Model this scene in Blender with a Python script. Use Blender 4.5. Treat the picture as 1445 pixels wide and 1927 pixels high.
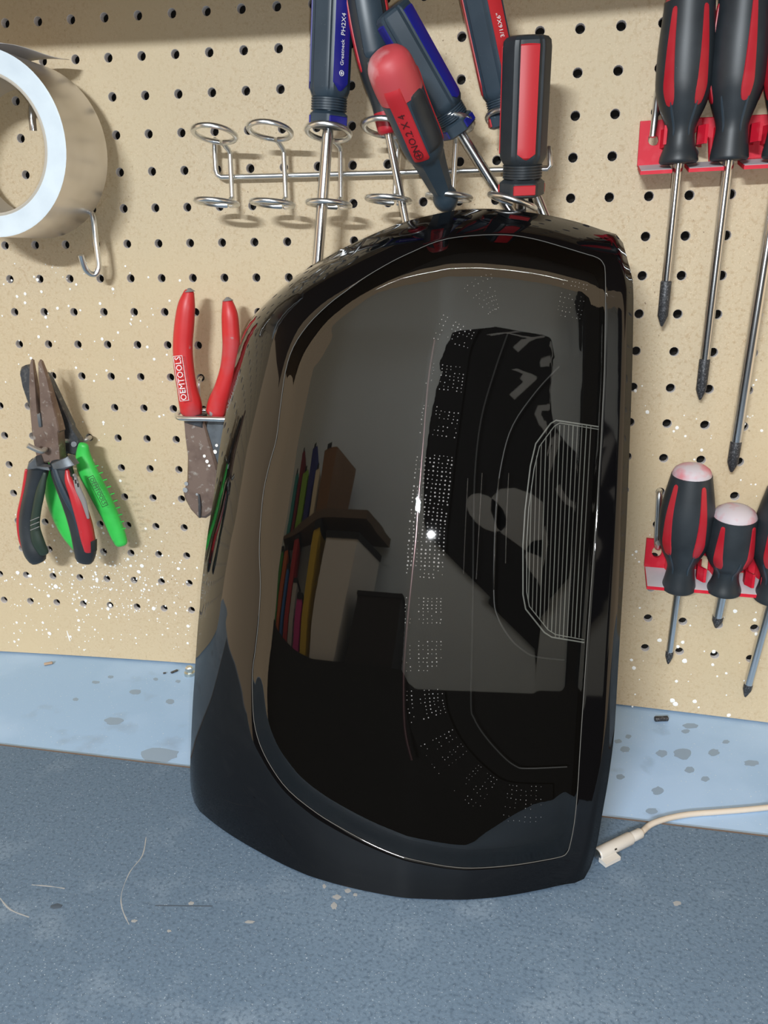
import bpy, bmesh, math, random
from mathutils import Vector, Matrix
from math import sin, cos, pi, radians, sqrt, atan2

random.seed(7)
for o in list(bpy.data.objects): bpy.data.objects.remove(o)
SC = bpy.context.scene
COL = SC.collection

# ------------------------------------------------------------------ camera
# world: X right along the pegboard, Z up, pegboard face near Y=0, room towards -Y
CR = ((0.98020053, 0.19775097, -0.0100731), (0.05066443, -0.29965944, -0.95270002), (-0.19141586, 0.93332672, -0.30374528))
CC = Vector((0.42316434, -0.60269144, 0.26936758))
F = 1517.0725
cam_d = bpy.data.cameras.new('camera'); cam = bpy.data.objects.new('camera', cam_d); COL.objects.link(cam)
cam_d.sensor_fit = 'HORIZONTAL'; cam_d.sensor_width = 36; cam_d.lens = F * 36 / 1445; cam_d.clip_start = .01
r0, r1, r2 = [Vector(r) for r in CR]
cam.matrix_world = Matrix.Translation(CC) @ Matrix((r0, -r1, -r2)).transposed().to_4x4()
SC.camera = cam

# ------------------------------------------------------------------ light
SC.view_settings.view_transform = 'Standard'; SC.view_settings.look = 'None'
SC.view_settings.exposure = 0; SC.view_settings.gamma = 1; SC.view_settings.use_curve_mapping = False
w = bpy.data.worlds.new('world'); SC.world = w; w.use_nodes = True
w.node_tree.nodes['Background'].inputs[0].default_value = (1.0, .76, .50, 1)
w.node_tree.nodes['Background'].inputs[1].default_value = 1.15

def area(name, loc, target, sx, sy, power, col):
    d = bpy.data.lights.new(name, 'AREA'); d.shape = 'RECTANGLE'; d.size = sx; d.size_y = sy; d.energy = power; d.color = col
    o = bpy.data.objects.new(name, d); COL.objects.link(o); o.location = loc
    o.rotation_euler = (Vector(target) - Vector(loc)).to_track_quat('-Z', 'Y').to_euler()
    return o
# long tube fixture on the garage ceiling behind the photographer
area('ceiling_tube_light', (-.05, -2.4, 1.02), (.3, 0, .2), .50, .04, 48, (.93, 1, 1.05))
# added fill with no known fixture: brightens the far garage wall
area('wall_fill_light', (.3, -1.9, 2.2), (.3, -3.0, .9), 2.4, .08, 34, (1, .98, .93))
# the phone's flash, beside its lens
fl = bpy.data.lights.new('phone_flash', 'POINT'); fl.energy = 3.0; fl.shadow_soft_size = .004; fl.color = (.96, 1, 1.03)
flo = bpy.data.objects.new('phone_flash', fl); COL.objects.link(flo); flo.location = CC + r0 * .012 + r1 * .004 - r2 * .004

# ------------------------------------------------------------------ projection helpers
BOW = -0.008536958
def by(x): return BOW * max(-1.3, min(1.3, (x - .28) / .28)) ** 2          # the hardboard sheet bows a little
def ray(px, py): return r0 * ((px - 722.5) / F) + r1 * ((py - 963.5) / F) + r2
def atY(px, py, Y): d = ray(px, py); return CC + d * ((Y - CC.y) / d.y)
def atZ(px, py, Z): d = ray(px, py); return CC + d * ((Z - CC.z) / d.z)
def P(px, py, off=0):
    Y = 0
    for _ in range(12):
        p = atY(px, py, Y - off); Y = by(p.x)
    return p
def mpp(p): return (Vector(p) - CC).dot(r2) / F          # metres per photo pixel at p

# ------------------------------------------------------------------ materials
MATS = {}
def mat(name, col, rough=.5, metal=0, spec=.5, noise=None, bump=None, coat=0):
    """noise=(scale, colour2, lo, hi[, detail]) mixes a second colour; bump=(scale,strength)"""
    m = bpy.data.materials.new(name); m.use_nodes = True; nt = m.node_tree; b = nt.nodes['Principled BSDF']
    b.inputs['Base Color'].default_value = (*col, 1); b.inputs['Roughness'].default_value = rough
    b.inputs['Metallic'].default_value = metal; b.inputs['Specular IOR Level'].default_value = spec
    b.inputs['Coat Weight'].default_value = coat
    tc = nt.nodes.new('ShaderNodeTexCoord')
    last = None
    for nz in (noise if isinstance(noise, list) else [noise] if noise else []):
        n = nt.nodes.new('ShaderNodeTexNoise'); n.inputs['Scale'].default_value = nz[0]; n.inputs['Detail'].default_value = nz[4] if len(nz) > 4 else 3
        nt.links.new(tc.outputs['Object'], n.inputs['Vector'])
        r = nt.nodes.new('ShaderNodeMapRange'); r.inputs[1].default_value = nz[2]; r.inputs[2].default_value = nz[3]
        nt.links.new(n.outputs['Fac'], r.inputs[0])
        x = nt.nodes.new('ShaderNodeMix'); x.data_type = 'RGBA'
        if last: nt.links.new(last, x.inputs[6])
        else: x.inputs[6].default_value = (*col, 1)
        x.inputs[7].default_value = (*nz[1], 1)
        nt.links.new(r.outputs[0], x.inputs[0]); last = x.outputs[2]
    if last: nt.links.new(last, b.inputs['Base Color'])
    if bump:
        n = nt.nodes.new('ShaderNodeTexNoise'); n.inputs['Scale'].default_value = bump[0]; n.inputs['Detail'].default_value = 4
        nt.links.new(tc.outputs['Object'], n.inputs['Vector'])
        bp = nt.nodes.new('ShaderNodeBump'); bp.inputs['Strength'].default_value = bump[1]; bp.inputs['Distance'].default_value = .001
        nt.links.new(n.outputs['Fac'], bp.inputs['Height']); nt.links.new(bp.outputs[0], b.inputs['Normal'])
    MATS[name] = m; return m

mat('hardboard', (.555, .445, .298), .62, noise=[(420, (.46, .335, .20), .50, .72, 5), (1100, (.66, .53, .36), .58, .72, 2), (520, (.22, .14, .08), .70, .76, 3), (5, (.575, .46, .29), .4, .7)], bump=(600, .10))
mat('hole_wall', (.70, .66, .64), .8)
mat('hole_shade', (.012, .009, .007), .9)  # shade behind the peg holes, put into the colour
mat('paint_white', (.9, .89, .86), .5)
mat('bench_paint', (.34, .515, .76), .6, 0, .25, noise=[(9, (.42, .60, .86), .45, .65, 5), (30, (.30, .43, .62), .58, .72, 3), (700, (.75, .8, .86), .66, .75)], bump=(300, .05))
mat('bench_edge', (.25, .17, .12), .8)
mat('mat_slate', (.118, .180, .265), .75, 0, .2, noise=[(5, (.150, .220, .310), .42, .68, 6), (26, (.21, .285, .38), .56, .84, 7), (500, (.075, .118, .18), .48, .72, 3), (1000, (.42, .52, .64), .64, .78, 2)], bump=(700, .25))
mat('mat_edge', (.16, .12, .10), .8)
mat('chrome', (.62, .63, .64), .22, 1)
mat('wire', (.74, .76, .77), .30, 1)
mat('wire_dull', (.50, .49, .46), .42, .8)
mat('steel_dark', (.10, .105, .115), .38, .7, noise=(300, (.2, .2, .2), .55, .75))
mat('tip_black', (.035, .036, .04), .5, .3, noise=(900, (.16, .16, .17), .5, .72))
mat('steel_rust', (.23, .165, .135), .45, .55, noise=[(70, (.16, .11, .09), .45, .65, 5), (260, (.42, .38, .34), .60, .74, 4)])
mat('steel_grey', (.17, .19, .21), .4, .6, noise=(80, (.11, .12, .13), .45, .65))
mat('rubber_black', (.017, .022, .027), .45, noise=[(40, (.028, .035, .042), .45, .7, 4), (900, (.10, .11, .12), .72, .78)])
mat('grip_navy', (.025, .042, .060), .38, noise=[(30, (.04, .06, .08), .45, .7, 4), (800, (.2, .22, .24), .72, .80)])
mat('blue_strip', (.012, .014, .21), .33, noise=(600, (.2, .22, .3), .74, .80))
mat('red_strip', (.48, .022, .030), .35, noise=(500, (.5, .25, .25), .73, .80))
mat('red_inlay', (.42, .010, .022), .40, noise=(30, (.48, .035, .045), .45, .7))
mat('red_butt', (.50, .06, .07), .5, noise=(45, (.58, .34, .35), .48, .70, 4))
mat('butt_dusty', (.56, .50, .54), .6, noise=(60, (.62, .22, .25), .48, .66, 3))
mat('red_rack', (.60, .010, .030), .55, 0, .3, noise=(90, (.64, .05, .07), .5, .7))
mat('rack_dust', (.50, .47, .50), .7, noise=(60, (.58, .52, .55), .45, .65))
mat('red_grip', (.56, .022, .024), .42, noise=[(22, (.40, .10, .11), .52, .70, 4), (90, (.32, .28, .28), .68, .72, 2)])
mat('green_grip', (.045, .56, .085), .42, noise=(60, (.035, .45, .07), .45, .7))
mat('olive_grip', (.018, .035, .024), .5)
mat('worn_grey', (.24, .23, .23), .6)
mat('foil', (.74, .72, .72), .30, 1, noise=(14, (.56, .53, .50), .4, .7))
mat('tape_side', (.66, .74, .80), .55, noise=(40, (.58, .66, .73), .42, .68, 5))
mat('cardboard', (.50, .45, .38), .8)
mat('print_white', (.85, .85, .85), .5)
mat('print_black', (.01, .012, .01), .5)
mat('print_dim', (.05, .01, .012), .5)
mat('cable_white', (.60, .54, .47), .5)
mat('plug_white', (.60, .58, .55), .45)
mat('plug_metal', (.7, .7, .7), .25, 1)
mat('gloss_black', (.002, .002, .0025), .03, 0, .5)
mat('gloss_black_tex', (.004, .0045, .005), .10, 0, .5)
mat('inner_black', (.004, .004, .004), .9, 0, .08)
mat('foil_back', (.62, .61, .62), .45)
mat('bench_stain', (.27, .37, .50), .6)
mat('inner_grey', (.03, .031, .03), .4)
mat('seam_grey', (.10, .10, .095), .7)
mat('inner_line', (.22, .22, .20), .35)
mat('led_bead', (.95, .92, .93), .35, 0, 1.0)  # white colour stands in for flash glints on the optic beads
mat('pipe_dark', (.16, .10, .11), .16, .9)
mat('rib_line', (.30, .31, .28), .35)
mat('wall_paint', (.66, .76, .84), .9)
mat('shelf_wood', (.14, .10, .07), .8)
mat('chip_wood', (.42, .32, .24), .8)
mat('bolt_zinc', (.62, .64, .60), .3, 1)
mat('cloth_black', (.006, .007, .010), .9)
mat('cloth_print', (.42, .46, .50), .9)
mat('cabinet_dark', (.012, .014, .017), .8)
mat('shelf_steel', (.02, .022, .025), .6)
mat('smear', (.30, .32, .34), .7)
mat('scratch_dark', (.055, .08, .115), .8)

# smoked lens: fresnel gloss over a dark tint that lets the inner parts show faintly
m = bpy.data.materials.new('smoked_lens'); m.use_nodes = True; nt = m.node_tree; nt.nodes.clear()
out = nt.nodes.new('ShaderNodeOutputMaterial'); mix = nt.nodes.new('ShaderNodeMixShader'); fr = nt.nodes.new('ShaderNodeFresnel'); fr.inputs[0].default_value = 1.72
tr = nt.nodes.new('ShaderNodeBsdfTransparent'); tr.inputs[0].default_value = (.70, .69, .68, 1); gl = nt.nodes.new('ShaderNodeBsdfGlossy'); gl.inputs['Roughness'].default_value = .015
nt.links.new(fr.outputs[0], mix.inputs[0]); nt.links.new(tr.outputs[0], mix.inputs[1]); nt.links.new(gl.outputs[0], mix.inputs[2]); nt.links.new(mix.outputs[0], out.inputs[0])
MATS['smoked_lens'] = m

# ------------------------------------------------------------------ mesh helpers
def tag(o, label=None, cat=None, group=None, kind=None):
    if label: o['label'] = label
    if cat: o['category'] = cat
    if group: o['group'] = group
    if kind: o['kind'] = kind
    return o
def empty(name, M, label, cat, group=None):
    o = bpy.data.objects.new(name, None); COL.objects.link(o); o.empty_display_size = .01
    o.matrix_world = M if isinstance(M, Matrix) else Matrix.Translation(Vector(M))
    return tag(o, label, cat, group)

class MB:
    def __init__(s): s.v = []; s.f = []
    def add(s, vs, fs):
        b = len(s.v); s.v += [Vector(q) for q in vs]; s.f += [tuple(i + b for i in f) for f in fs]; return s
    def grid(s, rows, closed=False, cap0=False, cap1=False):
        n = len(rows[0]); vs = [q for r in rows for q in r]; fs = []
        for i in range(len(rows) - 1):
            for j in range(n if closed else n - 1):
                k = (j + 1) % n
                fs.append((i * n + j, i * n + k, (i + 1) * n + k, (i + 1) * n + j))
        if cap0: fs.append(tuple(range(n))[::-1])
        if cap1: fs.append(tuple((len(rows) - 1) * n + j for j in range(n)))
        return s.add(vs, fs)
    def box(s, lo, hi):
        x0, y0, z0 = lo; x1, y1, z1 = hi
        return s.add([(x0, y0, z0), (x1, y0, z0), (x1, y1, z0), (x0, y1, z0), (x0, y0, z1), (x1, y0, z1), (x1, y1, z1), (x0, y1, z1)],
                     [(0, 3, 2, 1), (4, 5, 6, 7), (0, 1, 5, 4), (1, 2, 6, 5), (2, 3, 7, 6), (3, 0, 4, 7)])
    def tube(s, path, rad, n=12, flat=None, up=None):
        """sweep; rad a number or list; flat = (in-plane, out-of-plane) factor lists or numbers"""
        path = [Vector(p) for p in path]; m_ = len(path)
        rads = rad if isinstance(rad, (list, tuple)) else [rad] * m_
        up = Vector(up) if up else None; rows = []; prev = None
        for i, p in enumerate(path):
            t = (path[min(i + 1, m_ - 1)] - path[max(i - 1, 0)]).normalized()
            if up: a = t.cross(up).normalized()
            else:
                ref = prev if prev else (Vector((0, 0, 1)) if abs(t.z) < .9 else Vector((1, 0, 0)))
                a = (ref - t * ref.dot(t)).normalized() if prev else t.cross(ref).normalized()
            prev = a; b_ = t.cross(a).normalized()
            fa, fb = flat if flat else (1, 1)
            rows.append([p + a * (cos(2 * pi * j / n) * rads[i] * fa) + b_ * (sin(2 * pi * j / n) * rads[i] * fb) for j in range(n)])
        return s.grid(rows, True, True, True)
    def build(s, name, material, parent=None, smooth=True, world=True, angle=40):
        me = bpy.data.meshes.new(name)
        vs = s.v
        if parent is not None and world:
            Mi = parent_world(parent).inverted(); vs = [Mi @ q for q in vs]
        me.from_pydata([tuple(q) for q in vs], [], s.f); me.validate(); me.update()
        bm = bmesh.new(); bm.from_mesh(me); bmesh.ops.recalc_face_normals(bm, faces=bm.faces); bm.to_mesh(me); bm.free()
        if smooth:
            for p in me.polygons: p.use_smooth = True
            me.set_sharp_from_angle(angle=radians(angle))
        me.materials.append(MATS[material] if isinstance(material, str) else material)
        o = bpy.data.objects.new(name, me); COL.objects.link(o)
        if parent is not None: o.parent = parent
        return o
def parent_world(p):
    M = p.matrix_local if False else p.matrix_basis.copy(); q = p.parent
    while q: M = q.matrix_basis @ M; q = q.parent
    return M

def spline(pts, n=6):
    """Catmull-Rom through the points (any dimension)"""
    pts = [Vector(p) for p in pts]; out_ = []
    for i in range(len(pts) - 1):
        p0 = pts[max(i - 1, 0)]; p1 = pts[i]; p2 = pts[i + 1]; p3 = pts[min(i + 2, len(pts) - 1)]
        for k in range(n):
            t = k / n
            out_.append(.5 * ((2 * p1) + (p2 - p0) * t + (2 * p0 - 5 * p1 + 4 * p2 - p3) * t * t + (3 * p1 - p0 - 3 * p2 + p3) * t ** 3))
    return out_ + [pts[-1]]
def interp(tab, x):
    if x <= tab[0][0]: return tab[0][1]
    for (a, u), (b, v) in zip(tab, tab[1:]):
        if x <= b: return u + (v - u) * (x - a) / (b - a)
    return tab[-1][1]
def smooth(tab, x):
    if x <= tab[0][0]: return tab[0][1]
    for (a, u), (b, v) in zip(tab, tab[1:]):
        if x <= b:
            t = (x - a) / (b - a); t = t * t * (3 - 2 * t); return u + (v - u) * t
    return tab[-1][1]

def frame(A, B):
    """matrix with origin A, z towards B, x facing the camera"""
    A = Vector(A); z = (Vector(B) - A).normalized(); x = (CC - A).normalized(); x = (x - z * x.dot(z)).normalized(); y = z.cross(x)
    return Matrix.Translation(A) @ Matrix((x, y, z)).transposed().to_4x4()

def lathe(mb, prof, n=32, mod=None):
    """prof [(z,r)] -> closed surface about local z; mod(theta,z) multiplies r"""
    rows = [[Vector((cos(2 * pi * j / n) * r * (mod(2 * pi * j / n, z) if mod else 1), sin(2 * pi * j / n) * r * (mod(2 * pi * j / n, z) if mod else 1), z)) for j in range(n)] for z, r in prof]
    return mb.grid(rows, True, True, True)
def patch(mb, rad, th0, z0, z1, hw, lift, nz=18, nt=7):
    """raised inlay on a surface of revolution: rad(z) radius, hw(f) half width in metres, f = 0..1 along z"""
    rows = []; edge = []
    for i in range(nz + 1):
        f = i / nz; z = z0 + (z1 - z0) * f; h = max(hw(f), 1e-5); r = rad(z)
        row = []
        for j in range(nt + 1):
            g = 2 * j / nt - 1; th = th0 + g * h / max(r, 1e-4)
            rr = r + lift * (1 if abs(g) < .99 and 0 < i < nz else -1.2)
            row.append(Vector((cos(th) * rr, sin(th) * rr, z)))
        rows.append(row)
    return mb.grid(rows)

def text_mesh(s, size, M, name, material, parent, extrude=.00005):
    cu = bpy.data.curves.new('t', 'FONT'); cu.body = s; cu.size = size; cu.align_x = 'CENTER'; cu.align_y = 'CENTER'; cu.extrude = extrude; cu.resolution_u = 2
    ob = bpy.data.objects.new('t', cu); COL.objects.link(ob)
    me = bpy.data.meshes.new_from_object(ob.evaluated_get(bpy.context.evaluated_depsgraph_get())); me.name = name
    bpy.data.objects.remove(ob); bpy.data.curves.remove(cu)
    me.materials.clear(); me.materials.append(MATS[material]); me.transform(M)
    o = bpy.data.objects.new(name, me); COL.objects.link(o); o.parent = parent
    return o
def text_dir(p, q, n):
    """text frame centred between p and q, reading from p to q, facing n"""
    p = Vector(p); q = Vector(q); x = (q - p).normalized(); n = Vector(n); n = (n - x * n.dot(x)).normalized(); y = n.cross(x)
    return Matrix.Translation((p + q) / 2) @ Matrix((x, y, n)).transposed().to_4x4()

def plate(mb, pts, off, thick, bev=.0006, tf=None):
    """flat-backed plate whose outline is given in photo pixels, front face at distance off from the board"""
    W = [P(x, y, off) for x, y in pts]
    c = sum(W, Vector()) / len(W)
    back = [q + Vector((0, thick * (tf(*a) if tf else 1), 0)) for q, a in zip(W, pts)]
    mid = [q + Vector((0, bev, 0)) for q in W]
    fr_ = [q + (c - q).normalized() * bev * 1.4 for q in W]
    return mb.grid([back, mid, fr_], True, True, True)
def closed(pts, n=4):
    pts = [Vector(p) for p in pts]; m_ = len(pts); out_ = []
    for i in range(m_):
        p0, p1, p2, p3 = pts[i - 1], pts[i], pts[(i + 1) % m_], pts[(i + 2) % m_]
        for k in range(n):
            t = k / n
            out_.append(.5 * ((2 * p1) + (p2 - p0) * t + (2 * p0 - 5 * p1 + 4 * p2 - p3) * t * t + (3 * p1 - p0 - 3 * p2 + p3) * t ** 3))
    return out_
def px_path(pts, n=6):
    """pixel + off triples -> smooth world path"""
    return [P(q[0], q[1], q[2]) for q in spline(pts, n)]

# ================================================================== STRUCTURE
PITCH = .0254
ZB = -.080            # bench surface
ZM = -.0778           # mat surface
def build_pegboard():
    mb = MB(); hr = .0031; n = 12; T = .0048
    c0, c1, ra, rb = -16, 42, -1, 20
    def S(x, z, d=0): return Vector((x, by(x) + d, z))
    for c in range(c0, c1):
        for r in range(ra, rb):
            cx = c * PITCH; cz = r * PITCH; h = PITCH / 2
            sq = []; ci = []; cb = []; cin = []
            for j in range(n):
                a = 2 * pi * (j + .5) / n; ca, sa = cos(a), sin(a); k = h / max(abs(ca), abs(sa))
                sq.append(S(cx + ca * k, cz + sa * k))
                ci.append(S(cx + ca * hr * 1.06, cz + sa * hr * 1.06)); cin.append(S(cx + ca * hr, cz + sa * hr, .0004)); cb.append(S(cx + ca * hr, cz + sa * hr, T))
            # square corners
            corners = [S(cx + sx * h, cz + sz * h) for sx, sz in ((1, 1), (-1, 1), (-1, -1), (1, -1))]
            b = len(mb.v); mb.grid([sq, ci, cin, cb], True)
            for q, (i0, i1) in zip(corners, ((1, 2), (4, 5), (7, 8), (10, 11))):
                mb.v.append(q); mb.f.append((b + i0, len(mb.v) - 1, b + i1))
    # solid margins below the last row of holes (cut edge at ZB) and above
    x0 = (c0 - .5) * PITCH; x1 = (c1 - .5) * PITCH
    def strip(za, zb):
        N = 40; rows = []
        for d, z in ((0, za), (0, zb)): rows.append([S(x0 + (x1 - x0) * i / N, z, d) for i in range(N + 1)])
        mb.grid(rows)
    strip((ra - .5) * PITCH, ZB + .0022); strip((rb - .5) * PITCH, .62)
    N = 40; mb.grid([[S(x0 + (x1 - x0) * i / N, ZB + .0022, d) for i in range(N + 1)] for d in (0, T)])
    w_ = mb.build('wall_back', 'hardboard', smooth=False); w_.data.materials.append(MATS['hole_wall'])
    for p in w_.data.polygons:
        if abs(p.normal.y) < .5 and p.center.z > -.03: p.material_index = 1
    tag(w_, 'tan perforated hardboard pegboard sheet behind the bench', kind='structure')
    bk = MB().box((x0, .0075, ZB - .02), (x1, .0125, .62)).build('shade_backing', 'hole_shade', w_, smooth=False)  # near-black sheet: the shade inside the holes is its colour
    # paint spatter: little white drops, densest low on the left
    mb = MB(); k = 0
    def drop(px, py, r, el=1):
        p = P(px, py, .0002); rr = r * mpp(p); a0 = random.uniform(0, 6.28); n_ = 7
        ring = [p + Vector((cos(2 * pi * j / n_ + a0) * rr * (random.uniform(.85, 1.15)), 0, sin(2 * pi * j / n_ + a0) * rr * el * random.uniform(.85, 1.15))) for j in range(n_)]
        mb.add([p + Vector((0, -.0004, 0))] + ring, [(0, j + 1, (j + 1) % n_ + 1) for j in range(n_)])
    g = random.gauss
    for _ in range(260): drop(g(215, 75), g(1085, 42), abs(g(0, 1.1)) + .7)
    for _ in range(190): drop(random.uniform(0, 360), random.uniform(1090, 1225), abs(g(0, .9)) + .6)
    for _ in range(70): drop(random.uniform(0, 390), random.uniform(480, 1100), abs(g(0, 1.0)) + .8)
    for _ in range(45): drop(random.uniform(0, 330), random.uniform(500, 720), abs(g(0, 1.1)) + .8)
    for _ in range(40): drop(random.uniform(1195, 1440), random.uniform(700, 1000), abs(g(0, 1)) + .8, 1.1)
    for _ in range(60): drop(random.uniform(1180, 1440), random.uniform(960, 1340), abs(g(0, 1.3)) + .9, 1.1)
    for x, y, r in ((47, 525 + 28, 3), (78, 549, 3), (32, 558, 3), (47, 570, 3), (108, 580, 3), (86, 597, 3), (188, 571, 3), (192, 638, 3), (58, 674, 3), (290, 676, 3), (222, 626, 2.5), (319, 566, 2.5), (105, 1104, 4.5), (93, 1192, 4), (203, 1146, 3.5), (267, 1065, 4), (261, 1076, 4), (1288, 1244, 5), (1265, 1318, 5), (1271, 1325, 5), (1307, 1320, 4), (1371, 1346, 4), (1241, 1205, 4), (1273, 1282, 3), (1343, 1226, 4), (1193, 1257, 4), (1188, 1242, 3), (1320, 847, 3), (1383, 1150, 4)): drop(x, y, r)
    tag(mb.build('paint_spatter', 'paint_white', w_), 'white paint drops spattered on the pegboard', kind='stuff')
    # one longer paint run
    MB().tube([P(126, 1187, .0002), P(129, 1197, .0003), P(132, 1206, .0002)], [.0004, .0007, .0006], 6).build('paint_run', 'paint_white', w_)
    return w_
build_pegboard()

def slab(name, x0, x1, y0, y1, z0, z1, material, edge=None, b=.0006):
    mb = MB().box((x0, y0, z0), (x1, y1, z1)); o = mb.build(name, material, smooth=False)
    bv = o.modifiers.new('bevel', 'BEVEL'); bv.width = b; bv.segments = 2
    return o
bench = slab('workbench', -.75, 1.35, -.95, .03, ZB - .04, ZB, 'bench_paint')
tag(bench, 'pale blue-grey painted workbench top showing as a strip below the pegboard', 'workbench')
wm = slab('work_mat', -.7, 1.3, -.93, -.1478, ZB + .0002, ZM, 'mat_slate')
tag(wm, 'dark slate-grey scuffed mat covering the front of the bench', 'mat')
def mat_marks():
    mb = MB()
    for pts, r in (([(275, 1575), (268, 1610), (245, 1640), (229, 1680), (230, 1710), (243, 1740)], .00045), ([(0, 1690), (20, 1712), (55, 1726)], .0006), ([(60, 1665), (95, 1668), (122, 1672)], .0005)):
        q = [atZ(a, b_, ZM + .0001) for a, b_ in [tuple(v) for v in spline([(a, b_, 0) for a, b_ in pts], 4)] ] if False else [atZ(v.x, v.y, ZM) for v in spline([(a, b_, 0) for a, b_ in pts], 4)]
        mb.tube(q, [r * random.uniform(.3, 1) for _ in q], 5, flat=(1, .25), up=(0, 0, 1))
    mb.build('chalk_scuff', 'smear', wm)
    mb = MB().tube([atZ(95, 1706, ZM), atZ(105, 1705, ZM), atZ(116, 1706, ZM)], [.001, .0022, .0012], 7, flat=(1, .15), up=(0, 0, 1)); mb.build('dark_stain', 'scratch_dark', wm)
    mb = MB().tube([atZ(292, 1704, ZM), atZ(400, 1705, ZM)], .0005, 5, flat=(1, .2), up=(0, 0, 1)); mb.build('dark_scratch', 'scratch_dark', wm)
    for x, y, a, b_ in ((634, 1688, 9, 5), (655, 1676, 7, 4), (628, 1705, 6, 8), (668, 1684, 5, 3), (610, 1668, 4, 5), (318, 1752, 5, 3), (252, 1733, 6, 3), (1273, 1700, 9, 5), (360, 1700, 6, 4), (470, 1735, 10, 3)):
        n_ = 14; ring = [atZ(x + cos(2 * pi * j / n_) * a * random.uniform(.6, 1.2), y + sin(2 * pi * j / n_) * b_ * random.uniform(.6, 1.2), ZM + .00005) for j in range(n_)]
        MB().add([sum(ring, Vector()) / n_ + Vector((0, 0, .0001))] + ring, [(0, j + 1, (j + 1) % n_ + 1) for j in range(n_)]).build('chalk_smudge', 'smear', wm)
mat_marks()
MB().box((-.7, -.1479, ZB + .0002), (1.3, -.1468, ZM + .0001)).build('mat_rim', 'mat_edge', wm, smooth=False)
def bench_stains():
    for x, y, a, b_ in ((1163, 1395, 7, 4), (1182, 1386, 6, 4), (1167, 1462, 8, 5), (1327, 1466, 8, 5), (1366, 1396, 7, 4), (1245, 1418, 11, 7), (1285, 1419, 18, 10), (1290, 1376, 8, 4), (1343, 1416, 11, 7), (1176, 1410, 9, 6), (1298, 1449, 10, 6), (1238, 1488, 12, 8), (1225, 1526, 12, 6), (1414, 1436, 14, 6), (1300, 1366, 16, 5), (180, 1284, 8, 3), (255, 1302, 11, 5), (320, 1320, 8, 5), (335, 1282, 5, 3), (293, 1278, 5, 3), (208, 1274, 6, 3), (142, 1316, 6, 3), (300, 1420, 36, 14), (215, 1357, 18, 7)):
        n_ = 16; ring = []
        for j in range(n_):
            t = 2 * pi * j / n_; k = random.uniform(.82, 1.12); ring.append(atZ(x + cos(t) * a * k, y + sin(t) * b_ * k, ZB + .00008))
        c = sum(ring, Vector()) / n_
        MB().add([c + Vector((0, 0, .00006))] + ring, [(0, j + 1, (j + 1) % n_ + 1) for j in range(n_)]).build('water_stain', 'bench_stain', bench)
bench_stains()
# shelf above the pegboard, out of the frame: it shades the top of the board
sh = slab('shelf', -.6, 1.25, -.28, -.012, .4835, .507, 'shelf_wood'); tag(sh, 'wooden shelf fixed to the wall above the pegboard', 'shelf')
# garage behind the photographer, seen only as reflections
wf = slab('wall_front', -3.2, 3.6, -3.1, -3.0, -1.0, 2.6, 'wall_paint'); tag(wf, kind='structure')

def poster():
    c = Vector((1.27, -2.985, 1.36)); R_ = Matrix.Rotation(radians(-46), 4, 'Y'); M = Matrix.Translation(c) @ R_
    root = empty('wall_poster', M, 'dark wall poster lettered CASH behind the photographer, seen mirrored in the lens', 'poster')
    MB().box((-.50, -.006, -.62), (.50, .006, .62)).build('sheet', 'cloth_black', root, smooth=False, world=False)
    for i, ch in enumerate('CASH'):
        text_mesh(ch, .34, text_dir(Vector((.36, .008, -.45 + i * .26)), Vector((.36, .008, -.35 + i * .26)), (0, 1, 0)), 'lettering', 'cloth_print', root, .001)
    for x, z, r, e in ((-.12, -.15, .13, 1.6), (-.20, -.34, .10, 1.2), (-.05, -.38, .12, .8), (-.22, .02, .07, 1.5)):
        MB().add([Vector((x + cos(2 * pi * i / 14) * r, .0065, z + sin(2 * pi * i / 14) * r * e)) for i in range(14)] + [Vector((x + cos(2 * pi * i / 14) * r, .008, z + sin(2 * pi * i / 14) * r * e)) for i in range(14)], [tuple(range(14)), tuple(range(27, 13, -1))] + [(i, (i + 1) % 14, 14 + (i + 1) % 14, 14 + i) for i in range(14)]).build('print_patch', 'cloth_print', root, world=False)
POSTER = poster

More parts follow.
